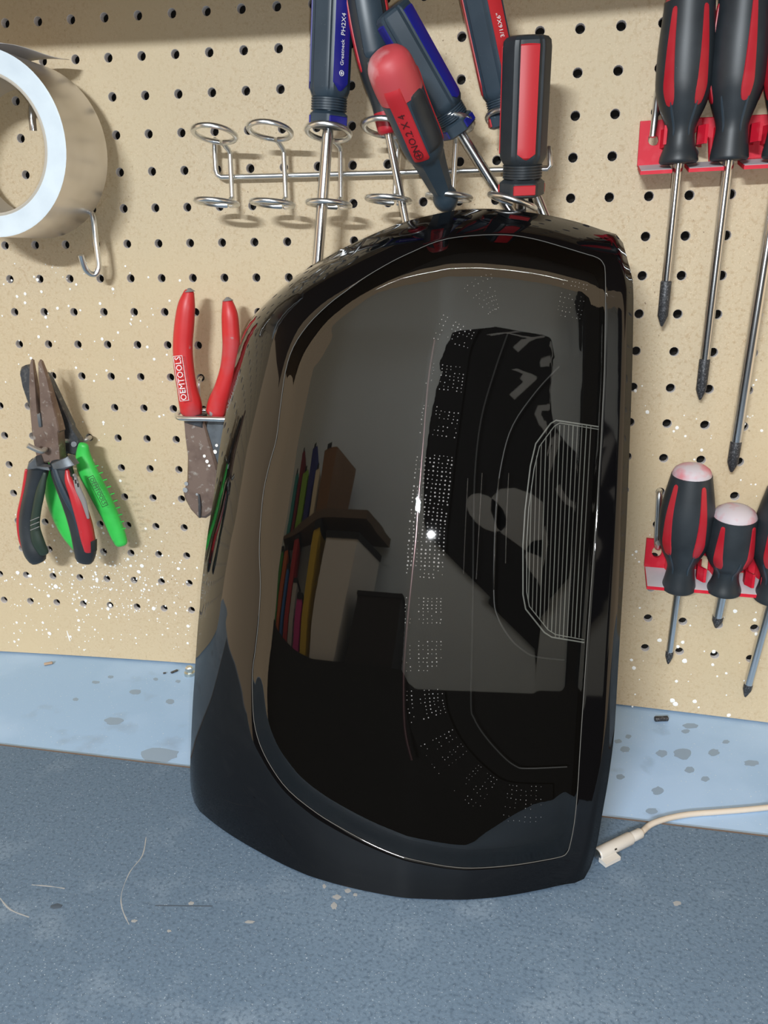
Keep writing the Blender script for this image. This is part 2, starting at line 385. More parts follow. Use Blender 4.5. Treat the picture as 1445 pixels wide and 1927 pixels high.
# ================================================================== TAIL LIGHT
def build_tail_light():
    LEAN = radians(19.5); Y0 = -.2415
    O = Vector((.36, Y0, ZM)); U = Vector((1, 0, 0)); V = Vector((0, sin(LEAN), cos(LEAN))); N = Vector((0, -cos(LEAN), sin(LEAN)))
    def loc(px, py, w_): # pixel -> (u,v) on the plane at height w_
        d = ray(px, py); t = ((O + N * w_ - CC).dot(N)) / d.dot(N); q = CC + d * t - O; return q.dot(U), q.dot(V)
    def world(u, v, w_): return O + U * u + V * v + N * w_
    left = [(358, 1470), (359, 1411), (361.6, 1348), (365.5, 1283), (370, 1210), (376.6, 1130), (383, 1067), (391, 1003), (399, 955), (407.5, 890), (413, 845), (420, 803), (430.7, 746), (437, 714), (445, 673), (454.6, 638), (467.3, 609), (483.3, 587)]
    top = [(505.5, 564.6), (537.4, 536), (572.4, 510.5), (613.8, 485), (658.3, 461), (706, 438.9), (753.8, 419.8), (807.8, 405.5), (871.4, 394.3), (919, 392.7), (976.5, 397.5), (1033.8, 405.5), (1094.3, 419.8), (1142, 435.7), (1166, 445)]
    right = [(1170, 451), (1177, 475.5), (1185, 504), (1191, 530), (1191, 634.7), (1188.5, 730), (1185, 826), (1182, 910), (1176.8, 1026), (1170, 1142), (1162, 1275), (1157, 1363), (1152, 1414), (1143, 1477), (1134, 1527), (1122, 1597), (1113, 1623), (1107, 1646)]
    bot = [(1102, 1652), (1055.6, 1665.4), (999, 1678), (939, 1688), (873, 1694), (806, 1692.6), (738, 1687.8), (683.8, 1679), (633, 1666), (582, 1648.6), (531, 1626), (486.4, 1602), (448, 1580), (410, 1554.7), (387.8, 1537), (373.4, 1524.4), (365.5, 1510), (359.7, 1491)]
    outline = left + top + right + bot
    seam_px = [(475, 1300), (475.5, 1260), (480, 1226), (487, 1162), (490, 1099), (488, 1040), (490, 987), (496, 924), (508, 870), (520, 826), (528, 762), (537.4, 698), (552, 653), (578.8, 612.4), (617, 574), (652, 547), (690, 520), (738, 492), (780, 472), (823.7, 454), (887, 443.7), (951, 442), (998.8, 448.4), (1046.5, 461), (1094.3, 475.5), (1124, 485), (1135, 496), (1138.8, 513.7), (1138.8, 603), (1137, 698), (1134, 762), (1131, 826), (1127.5, 880), (1123.7, 943), (1115.4, 1059), (1107, 1176), (1100.4, 1275), (1092, 1400), (1087, 1483), (1080.5, 1549), (1072, 1592), (1067, 1604), (1057, 1611.6), (1022, 1619), (972.5, 1627), (906, 1633), (856, 1632), (806, 1624), (740, 1606), (690, 1584), (640, 1557), (594.7, 1529), (543.8, 1488), (512, 1446), (489.6, 1402), (478, 1357)]
    # --- height field
    B_, D_ = .030, .006
    def f2(x, p=2.0): return (1 - x) ** p if 0 <= x < 1 else (1.0 if x < 0 else 0)
    st = {'uv': [loc(x, y, 0) for x, y in outline]}
    def prep():
        uv = st['uv']; a, b = len(left), len(left) + len(top); c = b + len(right)
        st['L'] = sorted((v, u) for u, v in uv[:a + 3]); st['T'] = sorted((u, v) for u, v in uv[a - 3:b]); st['R'] = sorted((v, u) for u, v in uv[b:c]); st['B'] = sorted((u, v) for u, v in uv[c:])
    rdg = sorted((q[1], q[0]) for q in [loc(x, y, 0) for x, y in ((772, 1480), (766, 1400), (768, 1250), (775, 1120), (786, 1000), (793, 900), (800, 800), (812, 690), (835, 620))])
    def ridge(u, v):
        x = u - interp(rdg, v); r = .0013; g = .150 if x > 0 else .085
        return g * (sqrt(x * x + r * r) - r)
    def body(u, v):
        uL = interp(st['L'], v); uR = interp(st['R'], v); vT = interp(st['T'], u); vB = interp(st['B'], u)
        qa = (.026 + .026 * min(1, max(0, (v - .02) / .13))) * f2((u - uL) / .098, 2.4); qb = B_ * f2((vT - v) / .052, 2.2)
        w_ = -(qa ** 3 + qb ** 3) ** (1 / 3) - ridge(u, v) - D_ * f2((uR - u) / .0055, 1.0)
        w_ -= interp(st['C'], u) * f2((v - vB) / .07, 2.0)
        return max(w_, -.095)
    st['C'] = [(-1, 0), (1, 0)]
    for it in range(8):
        prep()
        new = []; nb = []
        for i, (x, y) in enumerate(outline):
            u, v = st['uv'][i]
            if i >= len(outline) - len(bot):
                q = atZ(x, y, ZM + .0013) - O; u2, v2, w2 = q.dot(U), q.dot(V), q.dot(N)
                if x > 960: k = (x - 960) / 145; wx = w2 * (1 - .25 * k); u2, v2 = loc(x, y, wx); w2 = wx
                new.append((u2, v2)); nb.append((u2, w2))
            else: new.append(loc(x, y, body(u, v)))
        st['uv'] = new; prep()
        st['C'] = [(-1, 0), (1, 0)]
        C = []
        for u2, w2 in nb:
            uu = [q for q in st['B'] if abs(q[0] - u2) < 1e-9][0]
            C.append((u2, max(0, body(uu[0], uu[1]) - w2)))
        st['C'] = sorted(C)
    seam = [loc(x, y, 0) for x, y in seam_px]
    for _ in range(5): seam = [loc(x, y, body(*seam[i])) for i, (x, y) in enumerate(seam_px)]
    n_ = len(seam)
    sv = closed([(u, v, 0) for u, v in seam], 3)
    # signed inside distance to the seam
    def sdist(u, v):
        best = 9; inside = False
        for i in range(len(sv)):
            a, b = sv[i - 1], sv[i]; ex, ey = b.x - a.x, b.y - a.y; L2 = ex * ex + ey * ey + 1e-12
            t = max(0, min(1, ((u - a.x) * ex + (v - a.y) * ey) / L2)); dx, dy = u - a.x - ex * t, v - a.y - ey * t
            best = min(best, dx * dx + dy * dy)
            if (a.y > v) != (b.y > v) and u < (b.x - a.x) * (v - a.y) / (b.y - a.y) + a.x: inside = not inside
        return sqrt(best) * (1 if inside else -1)
    uRs = max(q.x for q in sv)
    crease = [(y_, x_) for x_, y_ in sorted([loc(x, y, 0) for x, y in ((770, 1480), (757, 1400), (755, 1250), (763, 1120), (775, 1000), (785, 900), (795, 800), (808, 690), (830, 620))], key=lambda q: q[1])]
    def lensw(u, v):
        w_ = body(u, v); d = max(0, sdist(u, v))
        uC = interp(crease, v)
        # the lens swells a little just inside the seam
        right_fade = max(0, min(1, (.095 - u) / .03))
        x = min(1, d / .012); w_ += .0014 * (x * x * (3 - 2 * x)) * (.2 + .8 * right_fade)
        return w_
    root = empty('tail_light', O, 'glossy black smoked pickup tail light leaning upright against the pegboard', 'tail light')
    # --- flange (ring between outline and seam, resampled by angle)
    ctr = Vector((.012, .19, 0))
    oc = closed([(u, v, 0) for u, v in st['uv']], 3)
    NA = 220
    def polar(poly):
        out_ = []
        for k in range(NA):
            a = 2 * pi * k / NA; dx, dy = cos(a), sin(a); best = None
            for i in range(len(poly)):
                p, q = poly[i - 1] - ctr, poly[i] - ctr; ex, ey = q.x - p.x, q.y - p.y
                den = dx * ey - dy * ex
                if abs(den) < 1e-12: continue
                t = (p.x * ey - p.y * ex) / den; s_ = (p.x * dy - p.y * dx) / den
                if t > 0 and -1e-6 <= s_ <= 1 + 1e-6 and (best is None or t > best): best = t
            out_.append(ctr + Vector((dx, dy, 0)) * best)
        return out_
    po, ps = polar(oc), polar(sv)
    ks = [0, .03, .07, .13, .22, .33, .45, .58, .70, .82, .92, .98, 1.0]
    rows = []
    for k in ks:
        row = []
        for a, b in zip(po, ps):
            q = a.lerp(b, k); dz = -.0002 if k == 1.0 else 0
            row.append(world(q.x, q.y, body(q.x, q.y) + dz))
        rows.append(row)
    # back rim
    back = []; back2 = []
    for q in po:
        w_ = body(q.x, q.y); c_ = (ctr - q); p1 = world(q.x, q.y, w_ - .004); p2 = world(q.x + c_.x * .10, q.y + c_.y * .10, w_ - .026)
        p1.z = max(p1.z, ZM + .0003); p2.z = max(p2.z, ZM + .0003); p1.y = min(p1.y, -.058); p2.y = min(p2.y, -.056); back.append(p1); back2.append(p2)
    for r in rows:          # keep everything on or above the mat by easing it forward
        for q in r:
            if q.z < ZM + .0003: q += N * ((ZM + .0003 - q.z) / N.z)
    fl_ = MB().grid(rows, True).build('flange', 'gloss_black', root, angle=60)
    hs = MB().grid([back2, back, rows[0]], True, True, False).build('housing', 'gloss_black', root, angle=50)
    tag(fl_, 'high-gloss black outer trim'); 
    # --- lens: radial grid out from the centre
    rows = []; kk = [1 - (i / 64) ** 1.15 for i in range(65)]
    for k in kk:
        row = []
        for b in ps:
            q = b.lerp(ctr, 1 - k) if k > 0 else ctr.copy()
            row.append(world(q.x, q.y, lensw(q.x, q.y) if k < 1 else body(q.x, q.y) - .0001))
        rows.append(row)
    lens = MB().grid(rows[:-1], True, False, True).build('lens', 'smoked_lens', root, angle=180)
    tag(lens, 'smoked transparent lens')
    # --- inner tray, follows the lens 14 mm behind
    rows2 = []
    for k in (1.0, .97, .9, .8, .65, .5, .3, .12):
        rows2.append([world(*(lambda q: (q.x, q.y, body(q.x, q.y) - (.0012 if k == 1.0 else .014)))(b.lerp(ctr, 1 - k))) for b in ps])
    MB().grid(rows2, True, False, True).build('reflector_tray', 'inner_black', root, angle=60)
    def inn(px, py, depth):      # point inside the lamp, `depth` behind the body surface
        u, v = loc(px, py, -depth)
        for _ in range(4): u, v = loc(px, py, body(u, v) - depth)
        return world(u, v, body(u, v) - depth)
    # thin bright line where lens and flange meet
    sl = [world(q.x, q.y, body(q.x, q.y) + .0001) for q in sv]
    MB().tube(sl + [sl[0]], .00020, 5).build('seam_line', 'seam_grey', root)
    # LED strip: C-shaped dark band with rows of beads
    cen = [(1098, 568), (1020, 552), (965, 545), (915, 553), (878, 588), (850, 640), (838, 710), (827, 790), (818, 860), (808, 950), (803, 1000), (800, 1060), (797, 1120), (796, 1200), (798, 1290), (806, 1350), (835, 1412), (885, 1470), (945, 1508), (1045, 1514)]
    cs = spline([(x, y, 0) for x, y in cen], 24)
    # resample every 6.2 px
    pts = [cs[0]]; acc = 0
    for a, b in zip(cs, cs[1:]):
        acc += (b - a).length
        if acc >= 6.1: pts.append(b); acc = 0
    band = []
    for i, p in enumerate(pts):
        t = (pts[min(i + 1, len(pts) - 1)] - pts[max(i - 1, 0)]).normalized(); nn = Vector((t.y, -t.x, 0)); 
        band.append([inn(p.x + nn.x * h, p.y + nn.y * h, .0095) for h in (-38, 0, 38)])
    strip_ = MB().grid(band).build('led_strip', 'inner_black', root)
    mb = MB(); rb = .00042
    octa = [(1, 0, 0), (-1, 0, 0), (0, 1, 0), (0, -1, 0), (0, 0, 1), (0, 0, -1)]
    octf = [(0, 2, 4), (2, 1, 4), (1, 3, 4), (3, 0, 4), (2, 0, 5), (1, 2, 5), (3, 1, 5), (0, 3, 5)]
    bmi = bmesh.new(); bmesh.ops.create_icosphere(bmi, subdivisions=1, radius=1); iv = [v.co.copy() for v in bmi.verts]; iff = [tuple(v.index for v in f.verts) for f in bmi.faces]; bmi.free()
    for i, p in enumerate(pts):
        t = (pts[min(i + 1, len(pts) - 1)] - pts[max(i - 1, 0)]).normalized(); nn = Vector((t.y, -t.x, 0))
        dense = 860 < p.y < 1065 and p.x < 840
        if not dense and (i % 12) in (8, 9, 10, 11): continue
        if p.y < 605 and not (i % 24 < 7): continue
        if p.y > 1400 and p.x < 900 and i % 3 == 0: continue
        for j in range(9):
            if j in (2,) and not dense: continue
            h = -33 + j * 66 / 8 + random.uniform(-.8, .8)
            if random.random() < (.06 if dense else .22): continue
            q = inn(p.x + nn.x * h + random.uniform(-.6, .6), p.y + nn.y * h + random.uniform(-.6, .6), .0088)
            s_ = rb * random.uniform(.55, 1.15) * (1.35 if dense else .9) * (.6 if p.y < 605 or p.y > 1400 else 1)  # larger mid-strip beads put the brighter flash glint into their size
            mb.add([q + v * s_ for v in iv], iff)
    tag(mb.build('led_beads', 'led_bead', strip_), 'rows of tiny LED optic beads, white standing in for flash glints', kind='stuff')
    # light pipe along the crease
    MB().tube([inn(x, y, .0035) for x, y in [(v.x, v.y) for v in spline([(818, 640, 0), (806, 720, 0), (797, 830, 0), (788, 940, 0), (783, 1010, 0), (775, 1090, 0), (766, 1180, 0), (760, 1270, 0), (762, 1370, 0), (775, 1430, 0)], 5)]], .0011, 10).build('light_pipe', 'pipe_dark', root)
    for q in ([(880, 900), (876, 980), (872, 1080)], [(907, 890), (902, 980), (896, 1090)], [(938, 900), (933, 985), (929, 1110)], [(957, 890), (953, 975), (951, 1060)]):
        MB().tube([inn(x, y, .006) for x, y in q], .00035, 8).build('inner_rib', 'chrome', root)
    # bezel outlines inside
    for q in ([(955, 628), (930, 700), (905, 790), (893, 900), (890, 1060), (889, 1160), (886, 1320), (892, 1352), (913, 1386), (946, 1423), (969, 1441), (990, 1446), (1067, 1443)],
              [(1052, 690), (1010, 735), (965, 800), (944, 870), (933, 960), (929, 1112), (936, 1160), (959, 1200), (986, 1225), (1010, 1236), (1062, 1242)]):
        MB().tube([inn(v.x, v.y, .008) for v in spline([(x, y, 0) for x, y in q], 4)], .0005, 6).build('inner_bezel', 'inner_grey', root)
    # reversing-lamp window: outlined trapezoid with fine vertical ribs
    win = [(1126, 803), (1046, 791), (1036, 797), (1008, 835), (998, 877), (988, 960), (984, 1026), (984, 1119), (989, 1146), (1024, 1190), (1038, 1199), (1099, 1209)]
    rw = MB().tube([inn(x, y, .006) for x, y in win], .00045, 6).build('reverse_window', 'rib_line', root)
    MB().tube([inn(x + 7 * (x < 1090), y + (5 if y < 900 else -5), .006) for x, y in win], .0003, 6).build('window_rim', 'rib_line', rw)
    lef = sorted((y, x) for x, y in win)
    for k in range(14):
        ft = (k + .6) / 14.2; xt = 998 + (1117 - 998) * ft; xb = 988 + (1094 - 988) * ft
        # clip to the outline
        ys = [y for y in range(796, 1206, 3) if (xt + (xb - xt) * (y - 800) / 400) > interp([(a, b) for a, b in lef if b < 1060], y) + 6]
        y0, y1 = min(ys) + 4, max(ys) - 4
        pp = [(xt + (xb - xt) * (y - 800) / 400, y) for y in (y0, (y0 + y1) / 2, y1)]
        MB().tube([inn(x, y, .0065) for x, y in pp], .00028, 5).build('rib', 'inner_line' if k % 3 else 'rib_line', rw)
    return root
build_tail_light()

# ================================================================== SCREWDRIVERS
def shaft(root, A, tip, r, material='chrome', tiplen=.018, tipr=1.0, tipmat='tip_black', kind='phillips'):
    A = Vector(A); T = Vector(tip); d = (T - A).normalized(); L = (T - A).length
    MB().tube([A - d * .006, A, T - d * tiplen], [r, r, r], 16).build('shaft', material, root)
    if kind == 'phillips': MB().tube([T - d * tiplen, T - d * (tiplen * .97), T - d * .007, T - d * .002, T], [r * .98, r * tipr * 1.03, r * tipr, r * .5, r * .22], 12).build('tip', tipmat, root)
    else: MB().tube([T - d * tiplen, T - d * (tiplen * .5), T], [r, r * 1.1, r * 1.15], 12, flat=(1, .5)).build('tip', tipmat, root)

def driver_fluted(name, label, group, px_bot, px_top, off_b, off_t, tip_px, R, Lh, strips, strip_mat, body_mat, text=None, rot=0, tip_off=None, sr=.0032, round_butt=True):
    """striped acetate handle: px_bot = collar end, px_top gives the axis; Lh handle length in metres"""
    A = P(*px_bot, off_b); Bp = P(*px_top, off_t); M = frame(A, Bp); root = empty(name, M, label, 'screwdriver', group); Lh = Lh or (Bp - A).length
    zc, zn = .0104 * R / .0138, .0228 * R / .0138     # collar top, strip start
    prof = [(0, R * .80), (.0012, R * .98), (zc * .80, R * .98), (zc * .98, R * .80)]
    for k in range(5):
        z = zc + (zn * .80 - zc) * k / 5; dz = (zn * .8 - zc) / 5
        prof += [(z + dz * .15, R * .80), (z + dz * .3, R * .85), (z + dz * .8, R * .85), (z + dz * .95, R * .80)]
    prof += [(zn * .82, R * .84), (zn * .95, R * .98), (zn * 1.05, R)] + [(zn * 1.05 + (Lh * .93 - zn * 1.05) * k / 6, R) for k in range(1, 7)] + [(Lh * .97, R * .96), (Lh * .99, R * .84), (Lh, R * .6)]
    def mod(th, z):
        if z < zc * .99:
            a = ((th - rot + pi / 6) % (pi / 3)) - pi / 6; return min(1.0, .90 / cos(a) * 1.0)
        if z < zn * .93: return 1
        a = ((th - rot + pi / 6) % (pi / 3)) - pi / 6       # six lobes, grooves between
        g = abs(a) / (pi / 6)
        return min(1, .93 / cos(a)) if g < .78 else min(1, .93 / cos(a)) - .075 * (g - .78) / .22
    mb = MB(); lathe(mb, prof, 72, mod); mb.build('handle', body_mat, root, world=False, angle=28)
    for k in strips:
        th = rot + k * pi / 3
        mb = MB(); flat = lambda z: R
        # flat strip: rows across the lobe
        rows = []
        z0, z1 = zn * .92, Lh * .955; hw = R * .93 * math.tan(pi / 6 * .76)
        for i, f in enumerate((0, .025, .06, .12, .3, .5, .7, .9, .975, 1)):
            z = z0 + (z1 - z0) * f; h = hw * (min(1, f / .06) if f < .06 else 1); h = max(h, hw * .18)
            lift = .0004 if 0 < i < 9 else -.0012
            row = []
            for g, dl in ((-1, -.0014), (-.97, 0), (-.5, .0003), (0, .0004), (.5, .0003), (.97, 0), (1, -.0014)):
                x, y = R * .93 + lift + dl, g * h
                row.append((x * cos(th) - y * sin(th), x * sin(th) + y * cos(th), z))
            rows.append([Vector(q) for q in row])
        mb.grid(rows).build('stripe', strip_mat, root, world=False)
        mb = MB(); rows = []
        for i, z in enumerate((zc * .10, zc * .22, zc * .5, zc * .68, zc * .80)):
            h = R * .50 * (.8 if i in (0, 4) else 1); row = []
            for g in (-1, -.9, 0, .9, 1):
                x, y = R * .895 + (.0004 if abs(g) < 1 and 0 < i < 4 else -.0012), g * h
                row.append(Vector((x * cos(th) - y * sin(th), x * sin(th) + y * cos(th), z)))
            rows.append(row)
        mb.grid(rows).build('collar_patch', strip_mat, root, world=False)
    tp = Vector(P(*tip_px, off_b if tip_off is None else tip_off)); shaft(root, A, tp, sr)
    if text:
        for s, size, k, zc_, m_ in text:
            th = rot + k * pi / 3; n = Vector((cos(th), sin(th), 0)); c = n * (R * .93 + .0010) + Vector((0, 0, zc_))
            text_mesh(s, size, text_dir(c - Vector((0, 0, .01)), c + Vector((0, 0, .01)), n), 'lettering', m_, root)
            if s == 'Greatneck':      # round maker's mark before the name
                q = n * (R * .93 + .0010) + Vector((0, 0, zc_ - .0115)); y_ = n.cross(Vector((0, 0, 1))).normalized(); mb = MB()
                mb.tube([q + (Vector((0, 0, 1)) * cos(a) + y_ * sin(a)) * .0015 for a in [2 * pi * i / 18 for i in range(19)]], .00022, 5)
                mb.tube([q - y_ * .0009, q + y_ * .0009], .00025, 5); mb.tube([q - Vector((0, 0, .0009)), q + Vector((0, 0, .0009))], .00025, 5); mb.build('maker_mark', m_, root, world=False)
    return root

def driver_ergo(name, label, group, px_bot, px_top, off_b, off_t, tip_px, tip_off, wid, inlays, rot=0, butt='red_butt', sr=.0031, tiplen=.02, tipr=1.05, L=None, hexs=False, short=False):
    """soft-grip handle; wid = (skirt, neck, max, butt) widths in photo px"""
    A = P(*px_bot, off_b); Bp = P(*px_top, off_t); M = frame(A, Bp); root = empty(name, M, label, 'screwdriver', group)
    L = L or (Bp - A).length; k = mpp(A) / 2; ws, wn, wx, wb = [q * k for q in wid]
    zx = .46 if not short else .52; znk = .20 if not short else .26
    tab = [(0, ws * .9), (.012, ws), (.04, ws * .98), (znk * .55, wn * 1.10), (znk, wn), (zx * .72, wx * .80), (zx, wx), (.66, wx * .985), (.93, wb * 1.02)]
    def rad(z): return smooth_tab(tab, z / L)
    zs = [0, .004, .012, .025, .045, .07, .1, .13, .17, .2, .24, .28, .32, .36, .4, .44, .48, .53, .58, .64, .7, .76, .82, .88, .93]
    prof = [(L * z, rad(L * z)) for z in zs] + [(L * .935, wb * .93)]
    mb = MB(); lathe(mb, prof, 40); mb.build('grip', 'rubber_black', root, world=False, angle=45)
    hb = wb * .5
    mb = MB(); lathe(mb, [(L * .928, wb * .95), (L * .93, wb * .985), (L * .95, wb * .96), (L * .95 + hb * .3, wb * .88), (L * .95 + hb * .6, wb * .68), (L * .95 + hb * .8, wb * .42), (L * .95 + hb * .88, wb * .15)], 32); mb.build('butt_cap', butt, root, world=False)
    for th in inlays:
        mb = MB(); z0, z1 = L * (zx * .70), L * .90; hwm = wx * .25
        patch(mb, rad, rot + th, z0, z1, lambda f: hwm * (sqrt(max(0, 1 - ((f - .2) / .2) ** 2)) if f < .2 else (1 - .62 * (f - .2) / .8) * (1 if f < .93 else sqrt(max(0, 1 - ((f - .93) / .07) ** 2)))), .0005, 26, 9)
        mb.build('inlay', 'red_inlay', root, world=False)
    for th in (-.55, .55):
        mb = MB(); patch(mb, rad, rot + th, L * znk * .75, L * znk * 1.9, lambda f: .0011 * sqrt(max(0, 1 - (2 * f - 1) ** 2)), .0005, 10, 4); mb.build('finger_rib', 'grip_navy', root, world=False)
    shaft(root, A, P(*tip_px, tip_off), sr, tiplen=tiplen, tipr=tipr)
    return root
def smooth_tab(tab, x):
    # Catmull-Rom style monotone-ish interpolation
    if x <= tab[0][0]: return tab[0][1]
    n = len(tab)
    for i in range(n - 1):
        a, u = tab[i]; b, v = tab[i + 1]
        if x <= b:
            m0 = (v - tab[i - 1][1]) / (b - tab[i - 1][0]) if i else (v - u) / (b - a)
            m1 = (tab[i + 2][1] - u) / (tab[i + 2][0] - a) if i + 2 < n else (v - u) / (b - a)
            if (v - u) * m0 < 0: m0 = 0
            if (v - u) * m1 < 0: m1 = 0
            h = b - a; t = (x - a) / h
            return (2 * t ** 3 - 3 * t * t + 1) * u + (t ** 3 - 2 * t * t + t) * h * m0 + (-2 * t ** 3 + 3 * t * t) * v + (t ** 3 - t * t) * h * m1
    return tab[-1][1]

RW = .0018
def build_ring_rack():
    root = empty('screwdriver_rack', P(413, 333, .004), 'zinc wire rack of paired rings hooked across the top of the pegboard', 'tool rack')
    # long crossbar with its left end turned up into a hole
    a = [P(405, 262, -.004), P(404, 264, .004), P(404, 275, .0065), P(405, 300, .0065), P(406, 318, .0065), P(409, 329, .0065), P(417, 333.5, .0065), P(440, 333, .0065), P(700, 326, .0065), P(940, 319.5, .0065), P(1030, 317, .0065), P(1036, 312, .0065), P(1034, 290, .0065), P(1033, 280, .0055), P(1033, 278, -.004)]
    MB().tube(a, .0019, 10).build('crossbar', 'wire', root)
    tops = [(404, 252, 433, 288), (508, 246, 534, 285), (618, 249, 641, 283), (726, 240, 748, 278), (848, 232, 858, 268), (960, 224, 958, 262)]
    bots = [(408, 381, 437, 374), (513, 383, 538, 374), (619, 384, 641, 374), (731, 376, 743, 368), (845, 371, 852, 362), (964, 379, 956, 356)]
    for k, ((tx, ty, wx, wy), (bx, by_, vx, vy)) in enumerate(zip(tops, bots)):
        st = P(wx, wy, .0105); sb = P(vx, vy, .0105)
        h = MB().tube([st, st.lerp(sb, .5), sb], RW, 10).build('holder', 'wire', root)
        for (cx, cy, s, tilt, nm) in ((tx, ty, st, radians(15), 'top'), (bx, by_, sb, radians(5), 'bottom')):
            if nm == 'bottom' and k == 5: tilt = radians(3)
            c = P(cx, cy, .050 if (nm == 'bottom' and k == 5) else .036); r = .0142
            ang0 = atan2((s - c).y, (s - c).x)
            if nm == 'top': ang0 += .25
            pts = []
            for i in range(31):
                an = ang0 + 2 * pi * .955 * i / 30; dx, dy = cos(an) * r, sin(an) * r
                roll = radians(17) if (nm == 'bottom' and k == 5) else radians(4 if nm == 'bottom' else 3)
                pts.append(c + Vector((dx, dy * cos(tilt), -dy * sin(tilt) - dx * math.tan(roll))))
            lead = [s, s + Vector((0, -.003, .002 if nm == 'top' else -.0006)), s.lerp(pts[0], .55) + Vector((0, 0, .0025 if nm == 'top' else -.0006))]
            MB().tube(lead + pts, RW, 9).build('ring', 'wire', h)
build_ring_rack()

driver_fluted('striped_screwdriver', 'blue and charcoal striped screwdriver standing straight in the third wire ring from left', 'striped handle screwdrivers in the wire rack',
              (617.5, 243), (627, 0), .036, .040, (588, 620), .0138, .118, (0.0, 1, 3, 5)[1:2] + (3, 5), 'blue_strip', 'grip_navy',
              [('Greatneck', .0034, 1, .0435, 'print_white'), ('PH2X4', .0042, 1, .0590, 'print_white')], rot=radians(-29), tip_off=.036, sr=.0038)
driver_fluted('striped_screwdriver', 'blue and charcoal striped screwdriver slanting down-right with its butt end in view', 'striped handle screwdrivers in the wire rack',
              (866, 248), (734, 16), .037, .066, (1012, 480), .0120, None, (1, 3, 5), 'blue_strip', 'grip_navy', rot=radians(-6), tip_off=.030)
driver_fluted('striped_screwdriver', 'red and charcoal striped screwdriver slanting behind the upright red striped one', 'striped handle screwdrivers in the wire rack',
              (956, 236), (906, 0), .034, .044, (1062, 500), .0124, .130, (1, 3, 5), 'red_strip', 'grip_navy',
              [('3/16X6"', .0040, 1, .054, 'print_white')], rot=radians(-22), tip_off=.036)
driver_fluted('striped_screwdriver', 'upright red and black striped screwdriver whose whole handle shows beside the bare board', 'striped handle screwdrivers in the wire rack',
              (981, 370), (993, 66), .052, .068, (978, 440), .0142, None, (0, 2, 4), 'red_strip', 'rubber_black', rot=radians(8), tip_off=.04)

def build_red_stubby():
    A = P(847, 394, .036); B = P(722, 97, .106); M = frame(A, B); L = (B - A).length
    root = empty('slim_neck_screwdriver', M, 'black screwdriver with dusty red butt lying across the blue striped ones', 'screwdriver')
    k = mpp((A + B) / 2) / 2
    tab = [(0, 14 * k), (.02, 34 * k), (.06, 49 * k), (.10, 50 * k), (.135, 42 * k), (.20, 46 * k), (.30, 54 * k), (.37, 62 * k), (.42, 75 * k), (.48, 80 * k), (.60, 80 * k), (.72, 81 * k), (.82, 85 * k), (.90, 83 * k), (.95, 76 * k), (.985, 58 * k), (1.0, 38 * k)]
    rad = lambda z: smooth_tab(tab, z / L)
    def mod(th, z):
        f = z / L
        if .15 < f < .38: a = ((th + pi / 6) % (pi / 3)) - pi / 6; return .93 / cos(a)
        return 1
    cut = .78
    mb = MB(); lathe(mb, [(L * i / 60, rad(L * i / 60)) for i in range(0, int(60 * cut) + 1)], 48, mod); mb.build('grip', 'grip_navy', root, world=False, angle=30)
    mb = MB(); lathe(mb, [(L * (cut - .01 + (1 - cut + .01) * i / 14), rad(L * (cut - .01 + (1 - cut + .01) * i / 14)) * 1.004) for i in range(15)], 48); mb.build('butt_cap', 'red_butt', root, world=False)
    for th in (-.36, 1.9, -2.7):
        mb = MB(); patch(mb, rad, th, L * .41, L * .87, lambda f: .0062 * (1 if f > .04 else .8), .0006, 20, 8); mb.build('inlay', 'red_strip', root, world=False)
    mb = MB(); patch(mb, rad, .62, L * .44, L * .80, lambda f: .0072 * (1 if f < .8 else sqrt(max(0, 1 - ((f - .8) / .2) ** 2))), .0005, 20, 8); mb.build('soft_pad', 'rubber_black', root, world=False)
    th = -.36; n = Vector((cos(th), sin(th), 0)); c = n * (rad(L * .62) + .0009) + Vector((0, 0, L * .61))
    dz = (rad(L * .7) - rad(L * .55)) / (L * .15); ax = (Vector((0, 0, 1)) + n * dz).normalized()
    text_mesh('NO.2 X 4', .0062, text_dir(c - ax * .01, c + ax * .01, n), 'lettering', 'print_dim', root)
    # cross-head mark
    c2 = n * (rad(L * .475) + .0009) + Vector((0, 0, L * .475)); y_ = n.cross(ax).normalized()
    mb = MB(); pts = [c2 + (ax * cos(a) + y_ * sin(a)) * .0026 for a in [2 * pi * i / 20 for i in range(21)]]; mb.tube(pts, .00025, 5)
    mb.tube([c2 - ax * .0018, c2 + ax * .0018], .0003, 5); mb.tube([c2 - y_ * .0018, c2 + y_ * .0018], .0003, 5); mb.build('head_mark', 'print_dim', root, world=False)
    shaft(root, A, P(884, 470, .035), .0029)
build_red_stubby()

